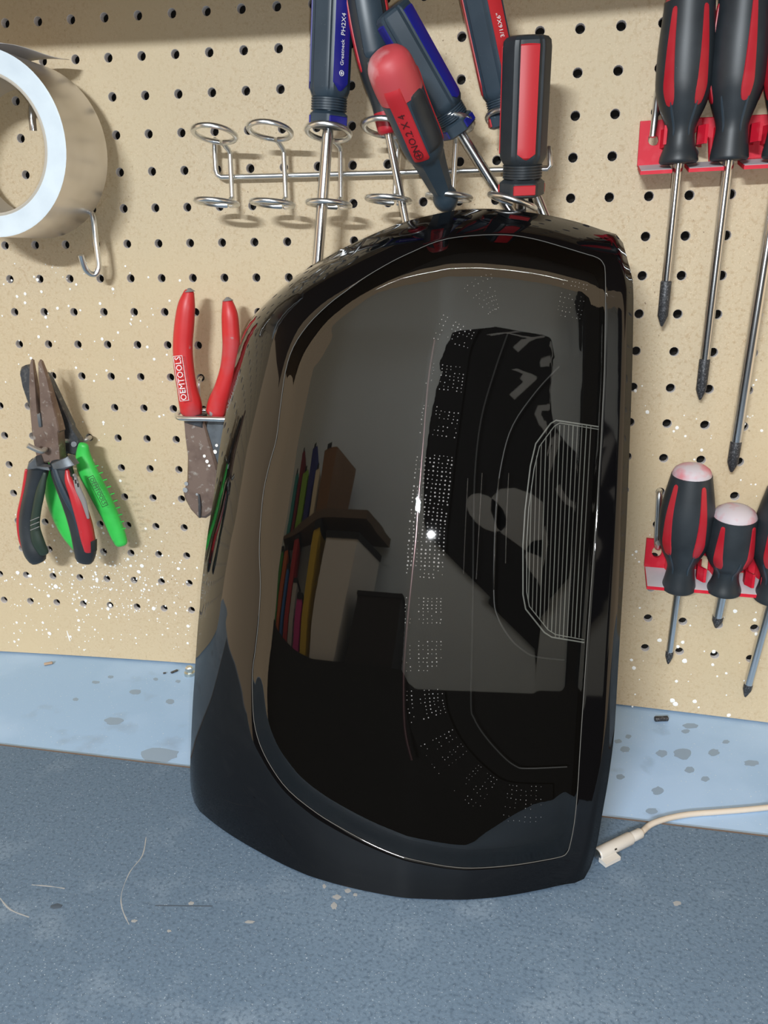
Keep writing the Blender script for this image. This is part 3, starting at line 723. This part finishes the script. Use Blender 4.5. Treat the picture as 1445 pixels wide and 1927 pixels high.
def build_big_grip():
    # large black soft grip handle behind the others, red collar in the fourth ring
    A = P(731, 252, .036); B = P(682, -40, .040); M = frame(A, B); L = (B - A).length
    root = empty('grip_screwdriver', M, 'large black ribbed-grip screwdriver with bright red collar behind the red-butted one', 'screwdriver')
    k = mpp(A) / 2
    tab = [(0, 28 * k), (.015, 36 * k), (.06, 40 * k), (.12, 42 * k), (.20, 44 * k), (.35, 60 * k), (.5, 70 * k), (.7, 76 * k), (.9, 76 * k), (1.0, 74 * k)]
    rad = lambda z: smooth_tab(tab, z / L)
    mb = MB(); lathe(mb, [(L * f, rad(L * f)) for f in [.14 + .86 * i / 24 for i in range(25)]], 36); mb.build('handle', 'rubber_black', root, world=False)
    mb = MB(); lathe(mb, [(L * f, rad(L * f) * 1.01) for f in (0, .015, .03, .06, .09, .12, .145)], 32); mb.build('collar', 'red_inlay', root, world=False)
    mb = MB(); patch(mb, rad, .10, L * .47, L * 1.02, lambda f: .0098 * (1 if f > .12 else sqrt(max(0, 1 - ((.12 - f) / .12) ** 2)) * .55 + .45), .0009, 20, 9); mb.build('grip_pad', 'grip_navy', root, world=False)
    mb = MB(); patch(mb, rad, .10, L * .43, L * .47, lambda f: .0085, .0003, 6, 8); mb.build('grip_lip', 'steel_grey', root, world=False)
    for th in (-1.15, 1.15):
        mb = MB(); patch(mb, rad, th, L * .40, L * 1.0, lambda f: .0022, .0005, 14, 4); mb.build('side_stripe', 'red_strip', root, world=False)
    shaft(root, A, P(784, 520, .034), .0026)
build_big_grip()

# ------------------------------------------------------------------ red racks on the right
def holed(mb, quad, c, r, off, th, n=16):
    """quad px corners (tl,tr,br,bl) with a round hole at px c, radius px r; thickness th"""
    def at(x, y, o): return P(x, y, o)
    outer = []
    for i in range(4):
        a, b = Vector((*quad[i], 0)), Vector((*quad[(i + 1) % 4], 0))
        for k in range(n // 4): outer.append(a.lerp(b, k / (n // 4)))
    inner = []
    for q in outer:
        d = q - Vector((*c, 0)); d.normalize(); inner.append(Vector((*c, 0)) + Vector((d.x * r * .92, d.y * r, 0)))
    F_ = [at(q.x, q.y, off) for q in outer]; G = [at(q.x, q.y, off) for q in inner]
    Fb = [q + Vector((0, th, 0)) for q in F_]; Gb = [q + Vector((0, th, 0)) for q in G]
    mb.grid([Fb, F_, G, Gb], True)
def clip(root, px, py, w_, h_, side, off0=.003, off1=.024):
    """small C-shaped spring arm beside a screwdriver neck"""
    c = P(px, py, off0); k = mpp(c); rows = []
    for z in (-h_ / 2 * k, h_ / 2 * k):
        ring = []
        for x, o in ((0, 0), (.6, -.35), (.7, -.7), (0, -1), (-.35, -.98), (.25, -.72), (.2, -.35), (-.35, 0)):
            ring.append(c + Vector((side * x * w_ * k, o * (off1 - off0), z)))
        rows.append(ring)
    MB().grid(rows, True, True, True).build('clip', 'red_rack', root, smooth=False)
def ledge(root, xa, xb, ya, yb, depth=.022, drop=.0052, th=.0022):
    """tab sticking out from the plate, tipping down a little"""
    a, b = P(xa, ya, .003), P(xb, yb, .003); d = Vector((0, -depth, -drop))
    top_ = MB(); p = [a, b, b + d, a + d]; e = Vector((0, 0, -th)); c = (a + b) / 2 + d / 2
    o = MB().add(p + [q + e for q in p], [(0, 3, 2, 1), (4, 5, 6, 7), (0, 1, 5, 4), (1, 2, 6, 5), (2, 3, 7, 6), (3, 0, 4, 7)]).build('ledge', 'red_rack', root, smooth=False)
    q = [a + Vector((.0004, 0, .0002)), b + Vector((-.0004, 0, .0002)), b + d * .98 + Vector((-.0004, 0, .0002)), a + d * .98 + Vector((.0004, 0, .0002))]
    MB().add(q + [v - Vector((0, 0, .0003)) for v in q], [(0, 1, 2, 3), (4, 7, 6, 5), (0, 4, 5, 1), (1, 5, 6, 2), (2, 6, 7, 3), (3, 7, 4, 0)]).build('dust_film', 'rack_dust', o, smooth=False)

def rack_upper():
    root = empty('red_tool_rack', P(1203, 300, .003), 'red plastic clip rack at the top right holding long screwdrivers', 'tool rack')
    mb = MB()
    holed(mb, [(1205, 228), (1262, 224), (1260, 308), (1199, 312)], (1229, 263), 11, .0035, .003)
    plate(mb, [(1261, 225), (1323, 220.5), (1322, 245), (1333, 252), (1334, 303), (1328, 305), (1316, 305), (1260, 308)][:3] + [(1310, 248), (1260, 308)], .0035, .003)
    plate(mb, [(1323, 220.5), (1480, 213), (1480, 296), (1334, 303), (1333, 262), (1322, 245)], .0035, .003)
    mb.build('plate', 'red_rack', root, smooth=False)
    for xa, xb, ya, yb in ((1200, 1258, 312, 308.5), (1288, 1352, 307, 303.5), (1388, 1470, 301.5, 297)): ledge(root, xa, xb, ya, yb)
    for px, py, s in ((1252, 262, 1), (1311, 260, -1), (1351, 258, 1), (1409, 256, -1), (1441, 255, 1)): clip(root, px - s * 5, py, 15, 32, s)
rack_upper()
def rack_lower():
    root = empty('red_tool_rack', P(1215, 1060, .003), 'red plastic clip rack with dusty ledge at the lower right holding shorter screwdrivers', 'tool rack')
    mb = MB()
    holed(mb, [(1217, 1014), (1262, 1018), (1260, 1070), (1212, 1066)], (1236, 1039), 10.5, .0035, .003)
    plate(mb, [(1262, 1018), (1318, 1022), (1318, 1042), (1312, 1072), (1260, 1070)], .0035, .003)
    plate(mb, [(1318, 1022), (1500, 1036), (1500, 1085), (1332, 1074), (1334, 1050), (1318, 1042)], .0035, .003)
    mb.build('plate', 'red_rack', root, smooth=False)
    for xa, xb, ya, yb in ((1213, 1264, 1066, 1070), (1289, 1353, 1071, 1076), (1377, 1480, 1078, 1086)): ledge(root, xa, xb, ya, yb, .021, .0075)
    for px, py, s in ((1260, 1052, 1), (1310, 1058, -1), (1345, 1060, 1), (1398, 1068, -1), (1429, 1066, 1)): clip(root, px - s * 5, py + 6, 13, 26, s)
rack_lower()
def peg(name, label, pts, r=.0019, material='wire', group='rack pegs'):
    o = MB().tube(px_path(pts, 5), r, 10).build(name, material); o_ = tag(o, label, 'hook', group); return o_
peg('peg_hook', 'bent zinc peg through the left hole of the upper red rack', [(1239, 166, -.003), (1238, 170, .006), (1236, 185, .010), (1234, 204, .012), (1231, 230, .014), (1228, 258, .015)], .0021)
peg('peg_hook', 'bent zinc peg through the left hole of the lower red rack', [(1241, 926, -.003), (1241, 924, .006), (1240, 935, .010), (1238, 975, .010), (1236, 1012, .010), (1237, 1030, .010), (1239, 1022, .018)], .0021)

ER = 'soft grip screwdrivers in the red racks'
driver_ergo('grip_screwdriver', 'long black and red soft-grip screwdriver at the left end of the upper red rack', ER, (1276, 308), (1300, -22), .020, .024, (1245, 614), .012, (70, 50, 100, 84), (-.62, .62, 2.2, -2.2), rot=.06, tiplen=.030, tipr=1.15, sr=.0030)
driver_ergo('grip_screwdriver', 'long black and red soft-grip screwdriver second along the upper red rack', ER, (1371, 302), (1404, -36), .020, .024, (1317, 752), .012, (69, 56, 100, 84), (-1.25, .42, 1.9, -2.8), rot=.0, tiplen=.028, tipr=1.05, sr=.0033)
driver_ergo('grip_screwdriver', 'longest soft-grip screwdriver cut off by the right edge of the picture', ER, (1470, 297), (1512, -40), .022, .026, (1376, 888), .014, (70, 56, 94, 84), (-1.0, .62, 2.2, -2.6), tiplen=.022, tipr=1.0, sr=.0037)
driver_ergo('grip_screwdriver', 'black and red soft-grip screwdriver with dusty pink butt in the lower red rack', ER, (1276, 1108), (1304, 876), .018, .030, (1257, 1249), .008, (61, 48, 94, 68), (-.66, .66, 2.3, -2.3), rot=-.02, butt='butt_dusty', tiplen=.012, sr=.0027)
driver_ergo('stubby_screwdriver', 'stubby soft-grip screwdriver with dusty pink butt beside the longer one', ER, (1361, 1112), (1385, 960), .019, .030, (1347, 1181), .011, (62, 44, 86, 76), (-.42, 1.0, 2.6, -2.0), butt='butt_dusty', tiplen=.011, sr=.0036, short=True)
driver_ergo('grip_screwdriver', 'soft-grip screwdriver of the lower rack cut off by the right edge', ER, (1452, 1128), (1487, 905), .019, .030, (1402, 1311), .008, (66, 50, 98, 70), (-.3, 1.0, 2.3, -2.0), butt='butt_dusty', tiplen=.012, sr=.0030)

# ================================================================== TAPE ROLL AND HOOKS
def build_tape():
    zf = .066; zb = .013
    e = P(129, 300, zf); 
    # front rim: fit by the top and bottom pixels
    cf = P(-26, 272, zf); Ro = (P(129, 290, zf) - cf).length; Ri = Ro * .735
    cb = Vector((cf.x + .000, cf.y + (zf - zb), cf.z))
    root = empty('foil_tape_roll', cb, 'roll of shiny aluminium foil tape hanging at the left edge of the pegboard', 'tape roll')
    n = 72
    def ring(c, r): return [c + Vector((cos(2 * pi * i / n) * r, 0, sin(2 * pi * i / n) * r)) for i in range(n)]
    fwd = Vector((0, -1, 0))
    MB().grid([ring(cb, Ro), ring(cf, Ro)], True).build('foil', 'foil', root)
    rows = [ring(cf, Ro)] + [ring(cf + fwd * .0004 * (i % 2), Ro + (Ri * 1.045 - Ro) * i / 10) for i in range(1, 11)]
    MB().grid(rows, True).build('tape_edge', 'tape_side', root)
    MB().grid([ring(cb, Ro), ring(cb, Ri)], True).build('rear_edge', 'tape_side', root)
    MB().grid([ring(cf, Ri * 1.045), ring(cf + fwd * .0006, Ri * 1.02), ring(cf, Ri), ring(cb, Ri)], True).build('core', 'cardboard', root)
    # loose end peeling off the top
    rows = []; e_ = P(133, 112, zb)
    for j in range(9):
        g = j / 8; row = []
        for i in range(15):
            f = i / 14
            if i < 5: a = radians(104 - 3.5 * i); x, z = cos(a) * (Ro + .0004), sin(a) * (Ro + .0004)
            else:
                h = (i - 4) / 10; a = radians(90); x0, z0 = 0, Ro + .0004
                xe = (e_.x - cb.x) - .021 * (1 - g) ** 1.2; x = x0 + (xe - x0) * h; z = z0 + (e_.z - cb.z - z0) * h ** 1.6 + .0016 * sin(pi * h) + .0012 * sin(g * 6) * h
            row.append(Vector((cb.x + x, cb.y + (cf.y - cb.y) * (1 - g), cb.z + z)))
        rows.append(row)
    o = MB().grid(rows).build('loose_end', 'foil_back', root); s = o.modifiers.new('solid', 'SOLIDIFY'); s.thickness = .0003
    return cf, cb, Ri
cf, cb, Ri = build_tape()
peg('peg_hook', 'straight chrome prong seen inside the tape roll', [(64, 190, -.003), (62, 192, .012), (61, 205, .034), (61, 225, .038), (63, 246, .038)], .0024, 'chrome', 'pegboard hooks')
peg('peg_hook', 'chrome J-shaped hook hanging below the tape roll', [(158, 400, -.003), (166, 398, .010), (174, 404, .016), (177, 420, .018), (180, 450, .018), (184.5, 485, .018), (186, 503, .018), (181, 515, .019), (172, 516, .021), (162, 508, .024), (156, 494, .027), (152, 480, .029)], .0022, 'wire', 'pegboard hooks')

# ================================================================== PLIERS
def sweep_px(mb, pts, widths, flat=.75, n=14, sub=5):
    """pts (px,py,off), widths px; elliptical sweep, wide in the board plane"""
    sp = spline([(*p,) for p in pts], sub); ws = spline([(w_, 0, 0) for w_ in widths], sub)
    path = [P(q.x, q.y, q.z) for q in sp]; rad = [max(.0008, w_.x * mpp(q) / 2) for w_, q in zip(ws, path)]
    # rounded ends
    t0 = (path[0] - path[1]).normalized(); t1 = (path[-1] - path[-2]).normalized()
    path = [path[0] + t0 * rad[0] * .45, path[0] + t0 * rad[0] * .32] + path + [path[-1] + t1 * rad[-1] * .32, path[-1] + t1 * rad[-1] * .45]
    rad = [rad[0] * .45, rad[0] * .8] + rad + [rad[-1] * .8, rad[-1] * .45]
    return mb.tube(path, rad, n, flat=(1, flat), up=(0, 1, 0))
def handle_px(root, name, material, pts, widths, flat=.75): return sweep_px(MB(), pts, widths, flat).build(name, material, root)
def outline_text(root, s, size, a, b, off, material, box=True):
    p, q = P(*a, off), P(*b, off); M = parent_world(root).inverted() @ text_dir(p, q, CC - (p + q) / 2)
    t = text_mesh(s, size, M, 'lettering', material, root)
    if box:
        x = (q - p).normalized(); n = (CC - (p + q) / 2); n = (n - x * n.dot(x)).normalized(); y = n.cross(x); c = (p + q) / 2; hx = (q - p).length * .5; hy = size * .52
        k = [c + x * sx * hx + y * sy * hy for sx, sy in ((-1, -1), (1, -1), (1, 1), (-1, 1))]
        mb = MB()
        for i in range(4): mb.tube([k[i - 1], k[i]], .00022, 4)
        mb.build('lettering_frame', material, root)

def needle_nose():
    root = empty('needle_nose_pliers', P(85, 830, .03), 'needle-nose pliers with rusty jaws and black and red handles', 'pliers')
    jl = [(55.5, 684), (58, 676), (61, 678), (65, 715), (71, 775), (72.5, 782), (76, 805), (90, 806), (96, 812), (93, 870), (72, 874), (66, 850), (59, 812), (55, 770), (54, 722)]
    jr = [(71, 682), (74, 677), (77.5, 680), (88, 712), (98, 755), (108, 796), (111, 812), (109, 815), (110, 826), (113, 868), (93, 874), (91, 836), (80, 812), (77, 790), (74, 770), (73, 725)]
    mb = MB(); plate(mb, jl, .036, .009, .0010, lambda x, y: .25 + .75 * min(1, max(0, (y - 670) / 140))); mb.build('jaw', 'steel_rust', root, angle=30)
    mb = MB(); plate(mb, jr, .037, .009, .0010, lambda x, y: .25 + .75 * min(1, max(0, (y - 670) / 140))); mb.build('jaw', 'steel_rust', root, angle=30)
    mb = MB(); plate(mb, [(69, 780), (75, 777), (78, 803), (73, 804)], .0376, .003, .0003); mb.build('cutter_insert', 'steel_grey', root)
    # handles: black inner grip, red outer strip, worn front pad
    handle_px(root, 'handle', 'rubber_black', [(74, 874, .033), (70, 895, .033), (62, 925, .033), (55, 955, .033), (52, 985, .033), (56, 1015, .033), (64, 1038, .033), (71, 1052, .033)], [40, 38, 33, 32, 33, 37, 41, 36])
    handle_px(root, 'red_strip', 'red_strip', [(50, 884, .032), (49, 905, .032), (44, 935, .032), (37, 965, .032), (36, 990, .032), (41, 1020, .032), (50, 1042, .032)], [6, 10, 10, 9, 9, 9, 5], 1.1)
    handle_px(root, 'palm_pad', 'olive_grip', [(84, 890, .036), (76, 925, .037), (69, 960, .037), (66, 990, .037), (72, 1020, .037), (82, 1040, .036)], [10, 18, 18, 20, 26, 22], .6)
    for y in (977, 986, 995): MB().tube([P(57, y + 3, .0455), P(74, y - 4, .0452)], .0003, 5).build('grip_groove', 'worn_grey', root)
    handle_px(root, 'handle', 'rubber_black', [(114, 872, .034), (118, 892, .034), (127, 920, .034), (137, 950, .034), (147, 978, .034), (156, 1008, .034), (160, 1034, .034), (159, 1052, .034)], [42, 44, 42, 40, 42, 45, 44, 36])
    handle_px(root, 'red_strip', 'red_strip', [(126, 884, .038), (130, 905, .039), (141, 930, .039), (150, 955, .039), (159, 985, .038), (165, 1015, .038), (165, 1036, .038)], [8, 17, 24, 28, 30, 28, 18], .8)
    handle_px(root, 'inner_edge', 'grip_navy', [(102, 880, .040), (112, 910, .041), (128, 945, .041), (142, 972, .040), (148, 1000, .040), (148, 1040, .039)], [12, 13, 12, 11, 9, 7], .6)
    handle_px(root, 'worn_patch', 'worn_grey', [(140, 893, .042), (147, 920, .043), (158, 945, .042), (166, 975, .041)], [8, 12, 11, 6], .6)
    for k in range(4): MB().tube([P(133 + k * 4.4, 890 + k * 6.5, .0478), P(134 + k * 4.4, 897 + k * 6.5, .0478)], .0006, 6).build('grip_notch', 'print_black', root)
    mb = MB(); plate(mb, [(170, 1020), (179, 1016), (179, 1038), (171, 1041)], .0475, .003, .0003); mb.build('end_mark', 'print_black', root)
    mb = MB(); plate(mb, [(52, 872), (66, 859), (72, 877), (90, 880), (92, 886), (70, 884), (49, 884)], .0445, .008, .001); mb.build('shoulder', 'steel_grey', root)
    mb = MB(); plate(mb, [(95, 873), (126, 859), (139, 876), (120, 884), (99, 884)], .0455, .008, .001); mb.build('shoulder', 'steel_grey', root)
needle_nose()
def green_cutters():
    root = empty('cutting_pliers', P(140, 840, .018), 'bright green handled cutting pliers hanging behind the needle-nose pliers', 'pliers')
    mb = MB(); plate(mb, [(36, 700), (39, 691), (47, 687), (54, 692), (58, 710), (72, 760), (100, 800), (130, 835), (118, 862), (98, 848), (66, 800), (50, 756), (40, 725)], .022, .006, .0012); mb.build('jaw', 'steel_dark', root, angle=30)
    mb = MB(); plate(mb, [(84, 702), (93, 714), (113, 756), (134, 800), (135, 806), (148, 826), (150, 842), (142, 858), (120, 852), (108, 800), (95, 760)], .0225, .006, .0012); mb.build('jaw', 'steel_dark', root, angle=30)
    MB().tube([P(139, 836, .0225), P(139, 836, .0245)], .0022, 12).build('pivot', 'steel_grey', root)
    handle_px(root, 'handle', 'green_grip', [(157, 838, .023), (157, 858, .022), (164, 884, .022), (176, 908, .022), (192, 940, .022), (208, 972, .021), (221, 1004, .020), (228, 1022, .020)], [20, 30, 38, 38, 37, 34, 31, 26], .7)
    handle_px(root, 'handle', 'green_grip', [(98, 868, .018), (97, 890, .018), (104, 925, .018), (116, 965, .018), (133, 1005, .018), (146, 1034, .018)], [20, 30, 42, 44, 36, 16], .6)
    for k in range(10):
        t = k / 9; x = 181 + 50 * t + 8 * sin(t * 3); y = 878 + 118 * t; MB().tube([P(x - 3, y, .0305), P(x + 4, y - 2, .028)], .0006, 6).build('grip_bump', 'green_grip', root)
    outline_text(root, 'OEMTOOLS', .0045, (170, 897), (198, 952), .0325, 'print_black')
    mb = MB(); k = 6; c0, c1 = P(108, 840, .018), P(124, 862, .018)
    mb.tube([c0.lerp(c1, i / 60) + Vector((cos(i * 2 * pi / 10), sin(i * 2 * pi / 10), cos(i * 2 * pi / 10) * -.3)) * .0028 for i in range(61)], .0006, 6); mb.build('spring', 'steel_grey', root)
green_cutters()
peg('plier_hook', 'dull wire hook holding the two pliers with green and black handles', [(170, 823, -.003), (168, 824, .008), (160, 828, .012), (140, 832, .014), (120, 829, .0265), (100, 834, .0270), (92, 842, .0275)], .0019, 'wire_dull', 'plier hooks')
peg('plier_hook', 'short bent wire tip poking out in front of the rusty pliers pivot', [(88, 846, .030), (84, 846, .041), (78, 849, .045), (66, 845, .048), (52, 838, .051)], .0021, 'wire_dull', 'plier hooks')

def red_cutters():
    root = empty('diagonal_cutters', P(370, 785, .02), 'red handled diagonal cutters hanging head down beside the tail light', 'pliers')
    mb = MB(); plate(mb, [(345, 786), (380, 788), (385, 800), (398, 845), (411, 885), (414, 905), (408, 945), (398, 968), (386, 976), (372, 975), (358, 960), (347, 940), (344, 928), (351, 905), (352, 860), (347, 815)], .029, .008, .0016); mb.build('jaw', 'steel_rust', root, angle=30)
    mb = MB(); plate(mb, [(390, 788), (432, 788), (432, 850), (425, 905), (415, 930), (404, 892), (388, 830), (385, 808)], .0265, .007, .0014); mb.build('jaw', 'steel_grey', root, angle=30)
    MB().tube([P(374, 930, .0295), P(376, 950, .0300), P(376, 974, .0295)], [.0008, .0014, .001], 8).build('edge_groove', 'steel_dark', root)
    for x, y, r in ((371, 930, 2.5), (349, 922, 5), (351, 910, 4), (385, 858, 3), (390, 868, 3.5), (394, 876, 2.5)):
        p = P(x, y, .0292); MB().tube([p, p + Vector((0, -.0006, 0))], r * mpp(p), 8).build('paint_fleck', 'smear' if x < 380 else 'paint_white', root)
    for x, y, r in ((402, 868, 5), (405, 850, 4), (408, 838, 3)):
        p = P(x, y, .0267); MB().tube([p, p + Vector((0, -.0006, 0))], r * mpp(p), 8).build('paint_fleck', 'paint_white', root)
    mb = MB(); plate(mb, [(343, 780), (381, 782), (380, 806), (346, 796)], .0302, .009, .001); mb.build('collar', 'steel_dark', root)
    handle_px(root, 'handle', 'red_grip', [(356, 550, .026), (351, 575, .027), (347, 610, .027), (344, 650, .027), (346, 690, .027), (352, 730, .027), (358, 758, .026), (360, 776, .025)], [20, 33, 38, 38, 39, 39, 44, 42], .78)
    handle_px(root, 'handle', 'red_grip', [(428, 567, .024), (432, 590, .025), (434, 620, .025), (435, 655, .025), (430, 695, .025), (420, 730, .025), (410, 758, .024), (406, 776, .024)], [20, 31, 34, 34, 33, 34, 38, 38], .78)
    for h in ((356, 543, .026), (428, 560, .024)):
        MB().tube([P(h[0] + 1, h[1] + 6, h[2]), P(h[0], h[1] - 1, h[2])], [.0042, .0008], 10).build('handle_tip', 'worn_grey', root)
    outline_text(root, 'OEMTOOLS', .0062, (347, 754), (334, 670), .0375, 'print_white')
red_cutters()
peg('plier_hook', 'zinc wire loop carrying the red handled cutters', [(392, 770, -.003), (385, 772, .010), (345, 774, .012), (334, 779, .024), (334, 785, .036), (345, 787.5, .0395), (380, 788, .0405), (424, 789, .0405), (445, 786, .036), (452, 780, .02), (450, 772, .006)], .0019, 'wire', 'plier hooks')
peg('plier_hook', 'thin zinc wire stub behind the red handled cutters', [(380, 710, -.003), (377, 712, .006), (374, 722, .010), (374, 745, .010)], .0016, 'wire', 'plier hooks')

# ================================================================== BENCH ITEMS
def cable():
    R_ = .0030
    pts = [(1195, 1575), (1205, 1568), (1222, 1553), (1240, 1545), (1265, 1538), (1300, 1532), (1350, 1528), (1400, 1524), (1450, 1519), (1500, 1513), (1560, 1508)]
    root = empty('charging_cable', atZ(1160, 1590, ZM), 'off-white laptop charging cable with its plug beside the tail light', 'cable')
    path = [atZ(q.x, q.y, (ZM if q.y > 1548 else ZB + (ZM - ZB) * max(0, (q.y - 1530) / 18)) + .0022 + (.0012 if q.y > 1560 else 0)) for q in spline([(a, b, 0) for a, b in pts], 5)]
    MB().tube(path, .0019, 10).build('cord', 'cable_white', root)
    a, b, c, d = [atZ(x, y, ZM + .0040) for x, y in ((1124, 1608), (1186, 1577), (1186.5, 1576.5), (1206, 1567))]
    MB().tube([a, a.lerp(b, .02), a.lerp(b, .98), b], [.0034, .0039, .0039, .0036], 18).build('plug_body', 'plug_white', root)
    MB().tube([b, c.lerp(d, .1), d.lerp(c, .1), d], [.0030, .0032, .0032, .0026], 16).build('strain_relief', 'plug_white', root)
    t = (a - b).normalized(); MB().tube([a, a + t * .0004], .0033, 16).build('plug_face', 'plug_metal', root)
    # keyed connector bar below the barrel
    s = t.cross(Vector((0, 0, 1))).normalized(); 
    if s.y > 0: s = -s
    q0, q1 = a + t * .0006, a - t * .0115; rows = []
    for q in (q0, q1): rows.append([q + s * k_ + Vector((0, 0, z)) for k_, z in ((.002, -.0035), (.0078, -.0035), (.0078, -.0012), (.002, -.0006))])
    MB().grid(rows, True, True, True).build('plug_tongue', 'plug_white', root, smooth=False)
    m_ = a.lerp(b, .38) + s * .0036 + Vector((0, 0, .0014)); MB().tube([m_, m_ - t * .0016], .0005, 6).build('mark', 'print_black', root)
cable()
def bolt():
    p = atZ(357, 1270, ZB); root = empty('hex_bolt', p, 'small zinc bolt standing where bench meets pegboard', 'bolt'); k = mpp(p)
    MB().tube([p, p + Vector((0, 0, .0028))], .0046, 20).build('washer', 'bolt_zinc', root)
    MB().tube([p + Vector((0, 0, .0028)), p + Vector((0, 0, .0070)), p + Vector((0, 0, .0082))], [.0034, .0034, .0026], 6).build('head', 'bolt_zinc', root, smooth=False)
bolt()
def rod_bit(name, label, cat, a, b, r, material, flat=1):
    A, B = atZ(*a, ZB + r * flat), atZ(*b, ZB + r * flat)
    t = (B - A); o = MB().tube([A, A + t * .06, A + t * .5, B - t * .06, B], [r * .8, r, r * .95, r, r * .7], 10, flat=(1, flat), up=(0, 0, 1)).build(name, material)
    return tag(o, label, cat)
rod_bit('driver_bit', 'short black driver bit lying at the back of the bench', 'bit', (1232, 1353), (1257, 1352), .0022, 'tip_black')
rod_bit('wood_chip', 'small tan wood chip on the bench below the pegboard', 'chip', (83, 1250), (99, 1247), .0020, 'chip_wood', .6)
rod_bit('metal_scrap', 'tiny dark metal scrap beside the zinc bolt', 'scrap', (322, 1266), (334, 1261), .0014, 'steel_dark', .6)
rod_bit('metal_scrap', 'tiniest grey crumb left of the dark metal scrap', 'scrap', (307, 1267), (312, 1266), .0011, 'steel_dark', .6)

poster()
def garage_back():
    c = slab('base_cabinet', -2.9, 3.4, -2.98, -2.55, -1.0, .42, 'cabinet_dark'); tag(c, 'long dark cabinet against the garage wall behind the photographer', 'cabinet')
    t = slab('tall_dark_block', 1.86, 2.7, -2.96, -2.68, .42, 2.4, 'cabinet_dark'); tag(t, 'tall dark block added on the long dark cabinet to darken a reflection', 'cabinet')  # unseen dark block, added so the right trim mirrors black
    ws = slab('wall_shelf', -2.75, -.75, -2.98, -2.66, 1.06, 1.10, 'shelf_wood'); tag(ws, 'long wooden wall shelf above the coloured boxes behind the photographer', 'shelf')
    xx = -2.6
    for n_, c_, w_, h in (('teal', (.02, .30, .32), .22, .3), ('maroon', (.2, .01, .03), .16, .4), ('lime', (.25, .5, .05), .28, .26), ('navy', (.02, .03, .2), .2, .36), ('cream', (.7, .62, .45), .14, .22), ('brown', (.2, .1, .04), .24, .3)):
        mat('case_' + n_, c_, .5)
        o = MB().box((xx, -2.92, 1.10), (xx + w_, -2.68, 1.10 + h)).build('tool_case', 'case_' + n_, smooth=False)
        MB().box((xx + w_ * .3, -2.684, 1.10 + h), (xx + w_ * .7, -2.674, 1.125 + h)).build('handle', 'cabinet_dark', o, smooth=False)
        tag(o, '%s tool case standing on the wall shelf behind the photographer' % n_, 'case', 'cases on the wall shelf'); xx += w_ + .08
    cols = [('green', (.05, .30, .06)), ('orange', (.55, .12, .02)), ('blue', (.03, .16, .50)), ('red', (.45, .02, .03)), ('grey', (.45, .45, .45)), ('pink', (.55, .03, .25)), ('yellow', (.6, .42, .03)), ('white', (.7, .7, .68)), ('black', (.015, .015, .02))]
    rg = random.Random(5); x = -2.7
    for n_, c_ in cols:
        mat('box_' + n_, c_, .5); w_ = rg.uniform(.12, .24); h = rg.uniform(.25, .62)
        o = MB().box((x, -2.9, .42), (x + w_, -2.62, .42 + h)).build('storage_box', 'box_' + n_, smooth=False)
        MB().box((x - .004, -2.905, .42 + h), (x + w_ + .004, -2.615, .45 + h)).build('lid', 'cabinet_dark', o, smooth=False)
        tag(o, '%s storage box standing on the dark cabinet behind the photographer' % n_, 'box', 'boxes on the dark cabinet'); x += w_ + rg.uniform(.04, .1)
garage_back()
